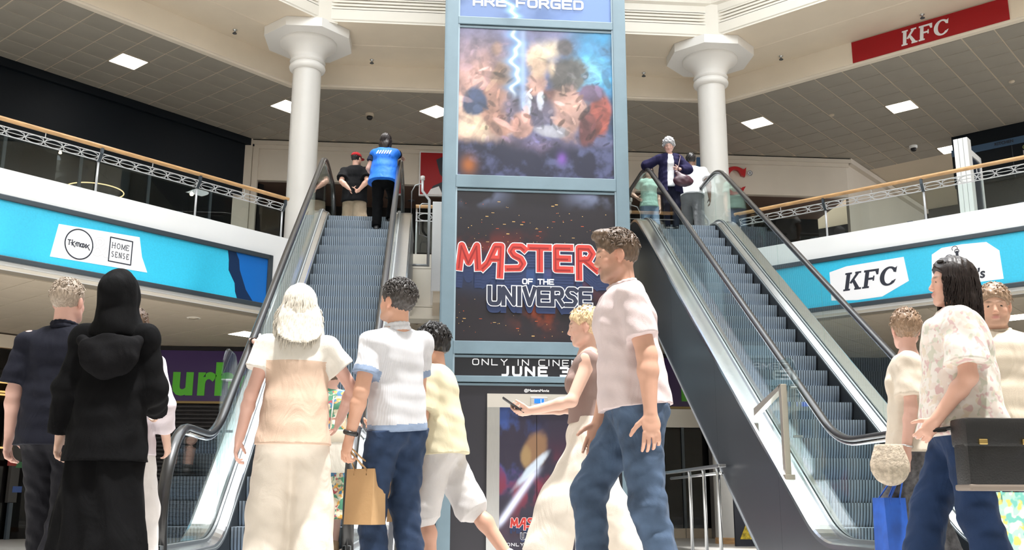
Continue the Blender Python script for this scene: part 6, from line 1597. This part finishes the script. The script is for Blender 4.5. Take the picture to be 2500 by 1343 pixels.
p17 = p = Person('grey curly haired woman in a navy cardigan coming down the right escalator', (q[0], 15.72, .09+.2196*22), 176, 1.60, 'f', w=1.06, h=.0085, lean=4, hand_r=('w', (3.635, 16.02, 6.16)), pole_r=(1, -.3, -.5), hand_l=(.02, .20, -.28), pole_l=(-1, -.5, -.3), foot_l=(-.08, .0, 0), foot_r=(.08, .02, 0), skin=PINK, head=(-12, -24, 0), grip=(V3(.6, .6, -.1), V3(.3, 1, -.2)), thumb=(V3(0, .3, 1), V3(-1, .2, .2)), curl=(.8, .6))
p.body(); p.top('white_top', M_TSHIRTW, g=.010, hem=-.10, sleeve=0, cap=.1, loose=.02, h=.011); p.trousers(cloth('navy_trousers', (.015, .016, .03)), h=.011); p.shoes(M_SHOE_D)
p.top('cardigan', cloth('cardigan_navy', (.020, .018, .050)), g=.024, hem=-.20, sleeve=1.9, loose=.045, sl=.02, h=.010, open_=.055, neck=.08, fold=.005)
p.hair_short(hairm('hair_grey', (.40, .39, .40)), t=.026, amp=.010, freq=95, tufts=420, top=.010, front=.030)
p = Person('man in a white tee and grey trousers walking off upstairs beside the right column', stand(1686, 368, 1.80, 5.05), -14, 1.79, w=1.18, h=.010, lean=10, hand_l=(-.05, .2, -.45), hand_r=(.10, -.05, -.5), foot_l=(-.1, .38, 0), foot_r=(.1, -.28, .03), skin=(.20, .11, .07), head=(0, -6, 0))
p.body(face=False); p.top('tee_shirt', M_TSHIRTW, g=.022, hem=-.03, sleeve=.7, loose=.03, sl=.025, h=.011); p.trousers(cloth('grey_trousers', (.11, .115, .12)), g=.016, knee=1.2, ankle=1.5, h=.011); p.shoes(M_SHOE_D); p.hair_short(hairm('hair_black', (.014, .012, .012)), t=.012, amp=.003, tufts=60)
p = Person('dark haired woman in a mint top and jeans seen through the glass upstairs', stand(1582, 402, 1.66, 5.05), 186, 1.65, 'f', w=1.05, h=.010, hand_r=(.10, .08, -.36), hand_l=(-.04, .04, -.54), skin=(.60, .38, .29), head=(0, -6, 0), foot_l=(-.09, .05, 0), foot_r=(.1, -.06, 0))
p.body(); p.top('tee_shirt', cloth('tee_mint', (.30, .47, .40)), g=.012, hem=-.06, sleeve=.55, loose=.02, sl=.015, h=.011); p.trousers(cloth('denim_light', (.14, .20, .28), noise=.3), h=.011); p.shoes(M_SHOE_W); p.hair_long(hairm('hair_darkbrown', (.016, .009, .008)), L=.22, width=.075, n=80, tail=.8)

# ------------------------------------------------------------------ bags and held things
def tote(name, label, cat, c, w, d, hgt, m, mh, rot=0, handle=.10, group=None, flare=.0, hands=None):
    """open carrier bag with gusset folds and two loop handles; c is the middle of its base"""
    t = thing(name, label, cat, tuple(c), group, math.radians(rot)); M = Matrix.Translation(Vector(c)) @ Matrix.Rotation(math.radians(rot), 4, 'Z')
    mb = MB(M); W, Dp = w/2, d/2; f = 1+flare
    lo = [(-W,-Dp),(W,-Dp),(W*.97,0),(W,Dp),(-W,Dp),(-W*.97,0)]; hi = [(-W*f,-Dp*.8),(W*f,-Dp*.8),(W*f*.86,0),(W*f,Dp*.8),(-W*f,Dp*.8),(-W*f*.86,0)]
    for s_ in (1.0, .985):
        for i in range(6):
            j = (i+1) % 6; mb.face([(lo[i][0]*s_, lo[i][1]*s_, .002), (lo[j][0]*s_, lo[j][1]*s_, .002), (hi[j][0]*s_, hi[j][1]*s_, hgt), (hi[i][0]*s_, hi[i][1]*s_, hgt)])
    mb.face([(x, y, .002) for x, y in lo]); bd = mb.build('body', m, t)
    mb = MB(M); e = .004
    for i in range(6):
        j = (i+1) % 6; mb.prism([(hi[i][0], hi[i][1], hgt), (hi[j][0], hi[j][1], hgt), (hi[j][0]*.97, hi[j][1]*.93, hgt), (hi[i][0]*.97, hi[i][1]*.93, hgt)], (0, 0, .006))
    mb.build('rim', m, bd)
    top = M.inverted() @ Vector(hands) if hands is not None else Vector((0, 0, hgt+handle))
    for sy in (-1, 1):
        e = Vector((0, sy*.008, 0)); mid = lambda x: Vector((x, sy*Dp*.75, hgt))*.45+(top+e)*.55
        MB(M).tube([(-W*.45, sy*Dp*.8, hgt-.03), (-W*.45, sy*Dp*.78, hgt), mid(-W*.42), top+e+Vector((-.02, 0, 0)), top+e+Vector((.02, 0, 0)), mid(W*.42), (W*.45, sy*Dp*.78, hgt), (W*.45, sy*Dp*.8, hgt-.03)], .005, 6).build('handle', mh, bd, True)
    return t
M_KRAFT = mat('kraft_paper', (.50, .31, .15), .7, noise=.08, nscale=4, bump=.15, bscale=30)
def bag_at(hand, hgt, handle, dx=0, dy=0): return (hand[0]+dx, hand[1]+dy, hand[2]-hgt-handle+.01)
hl = p6.world(p6.hand_pt(0, .06)); hr = p6.world(p6.hand_pt(1, .075))
def bag_px(px0, px1, y0, y1, Y):
    a, b = on_y(px0, y1, Y), on_y(px1, y0, Y); return a, b
a, b = bag_px(866, 950, 1146, 1283, hl[1])
tote('paper_bag', 'brown kraft paper bag hanging left of the navy jeans', 'bag', (a[0]*.5+b[0]*.5-.045, hl[1]+.15, a[2]), .20, .12, b[2]-a[2], M_KRAFT, M_KRAFT, -38, .1, 'kraft paper bags by the man in the polo', 0, tuple(hl))
a2, b2 = bag_px(975, 1016, 1130, 1275, hr[1]+.05)
tote('paper_bag', 'brown kraft paper bag seen right of the navy jeans', 'bag', (a2[0]*.5+b2[0]*.5-.02, hr[1]+.06, a2[2]), .20, .12, b2[2]-a2[2], M_KRAFT, M_KRAFT, 62, .1, 'kraft paper bags by the man in the polo', 0, tuple(hr))
# black handbag of the floral blouse woman
h_ = p11.world(p11.hand_pt(0, .07)); c = on_y(2432, 1105, h_[1]-.13); c = (c[0], h_[1]-.13, c[2])
t = thing('handbag', 'large black leather handbag held against the navy jeans', 'handbag', (c[0], c[1], c[2]-.17))
ML_ = mat('black_leather', (.012, .012, .013), .38, bump=.2, bscale=120)
MB().cbox((c[0]-.17, c[1]-.065, c[2]-.165), (c[0]+.17, c[1]+.065, c[2]+.145), .03).build('body', ML_, t, 50)
MB().cbox((c[0]-.172, c[1]-.072, c[2]+.02), (c[0]+.172, c[1]+.07, c[2]+.15), .02).build('flap', ML_, t, 50)
MB().cbox((c[0]-.172, c[1]-.068, c[2]-.168), (c[0]+.172, c[1]+.068, c[2]-.14), .01).build('base_trim', mat('taupe_trim', (.22, .18, .15), .6), t)
for sx in (-.10, .10): MB().cbox((c[0]+sx-.02, c[1]-.082, c[2]+.03), (c[0]+sx+.02, c[1]-.070, c[2]+.055), .004).build('buckle', M_GOLD, t)
mb = MB(); hx, hy, hz = h_
mb.tube([(c[0]-.11, c[1], c[2]+.14), (c[0]-.10, c[1], (c[2]+.14+hz)/2), (hx, hy, hz-.0), (c[0]+.10, c[1], (c[2]+.14+hz)/2), (c[0]+.11, c[1], c[2]+.14)], .009, 8); mb.build('strap', ML_, t, True)
fl = MB(); fl.lathe([(0, .0), (.035, .004), (.045, .02), (.03, .045), (0, .05)], (c[0]+.14, c[1]-.09, c[2]-.03), 16); fl.build('pompom', mat('white_fluff', (.78, .78, .80), .9, bump=.8, bscale=90), t, True)
# patterned shopping bag at the right edge
q = on_y(2455, 1265, p11.loc[1]+.32)
tote('shopping_bag', 'mint and yellow patterned shopping bag low at the right edge', 'bag', (q[0]+.02, q[1], q[2]-.22), .36, .14, .34, pattern('bag_print', (.42, .68, .56), [(.70, .60, .16), (.75, .74, .66), (.18, .52, .45)], 18, .40), mat('mint_handle', (.20, .58, .50), .6), 10, .22, None, .06)
# beige textured bag and blue bag of the person behind
h_ = p12.world(p12.hand_pt(0, .07)); q = on_y(2172, 1125, h_[1]-.06)
t = thing('shoulder_bag', 'round beige woven bag hanging from the hand with bracelets', 'handbag', (q[0], h_[1]-.06, q[2]-.12)); D = SDF(.008)
D.add(ell((0, 0, .09), (.105, .050, .105)), 0); D.add(cone((0, 0, .10), (0, 0, .23), .105, .075, (V3(0, 1, 0), .5)), .03); D.noise(.001, 150, 6); D.cut(V3(0, 0, 1), (0, 0, .21)); sdf_obj('body', D, mat('beige_weave', (.50, .42, .33), .85, noise=.3, nscale=40, bump=.6, bscale=90), t)
MB().tube([(q[0]-.06, h_[1]-.06, q[2]+.08), (h_[0], h_[1], h_[2]), (q[0]+.06, h_[1]-.06, q[2]+.08)], .008, 6).build('strap', mat('beige_strap', (.45, .36, .26), .7), t, True)
q = on_y(2176, 1290, h_[1]+.03)
tote('shopping_bag', 'bright blue shopping bag hanging low left of the floral blouse woman', 'bag', (q[0], q[1], q[2]-.20), .16, .11, .36, mat('bag_blue', (.02, .10, .48), .5, noise=.3, nscale=7), mat('bag_blue', (.02, .10, .48)), 20, .10, None, 0, tuple(h_))
# small cream pouch of the dress woman
q = on_y(824, 1098, 8.62)
t = thing('pouch', 'small cream handbag hanging beside the patterned dress', 'handbag', (q[0], 8.62, q[2]-.2))
MB().cbox((q[0]-.075, 8.58, q[2]-.19), (q[0]+.075, 8.66, q[2]+.16), .018).build('body', M_CREAM, t, 50); MB().cbox((q[0]-.077, 8.575, q[2]+.06), (q[0]+.077, 8.665, q[2]+.165), .012).build('flap', mat('cream_flap', (.62, .53, .42), .6), t, 50)
MB().tube([(q[0]-.07, 8.62, q[2]+.15), (q[0]-.05, 8.64, q[2]+.45), (q[0]+.05, 8.66, q[2]+.45), (q[0]+.07, 8.62, q[2]+.15)], .006, 6).build('strap', M_CREAM, t, True)
# phone of the blonde woman
h_ = p9.world(p9.hand_pt(0, .09))
t = thing('mobile_phone', 'phone held in front by the blonde woman', 'phone', tuple(h_), None, math.radians(84)); M = Matrix.Translation(h_) @ Matrix.Rotation(math.radians(84), 4, 'Z') @ Matrix.Rotation(math.radians(35), 4, 'X')
MB(M).cbox((-.036, -.02, .012), (.036, .13, .022), .003).build('case', mat('phone_case', (.05, .05, .055), .3), t); MB(M).box((-.033, -.017, .0221), (.033, .127, .0226)).build('screen', mat('phone_screen', (.25, .28, .32), .1), t)
# maroon bag of the grey haired woman
h_ = p17.world(p17.hand_pt(0, .06)); t = thing('shoulder_bag', 'maroon leather shoulder bag of the grey haired woman', 'handbag', (h_[0]+.06, h_[1], h_[2]-.30), None, 0); D = SDF(.009)
D.add(ell((.02, -.03, .08), (.17, .06, .10)), 0); D.add(cone((-.08, -.02, .22), (.04, -.03, .10), .04, .09, (V3(0, 1, 0), .55)), .05); D.noise(.003, 40, 8); sdf_obj('body', D, mat('maroon_leather', (.045, .012, .022), .4), t)
s_ = p17.world(p17.sh[0])
MB().tube([(s_[0], s_[1]-.03, s_[2]+.055), (s_[0]+.0, s_[1]-.15, s_[2]-.02), (h_[0], h_[1]-.03, h_[2]), (h_[0]+.02, h_[1]-.03, h_[2]-.12)], .009, 6).build('strap', mat('maroon_leather', (.045, .012, .022)), t, True)

for o in bpy.data.objects:
    if o.name.split('.')[0] in ('lettering', 'spark_print'): o['kind'] = 'stuff'
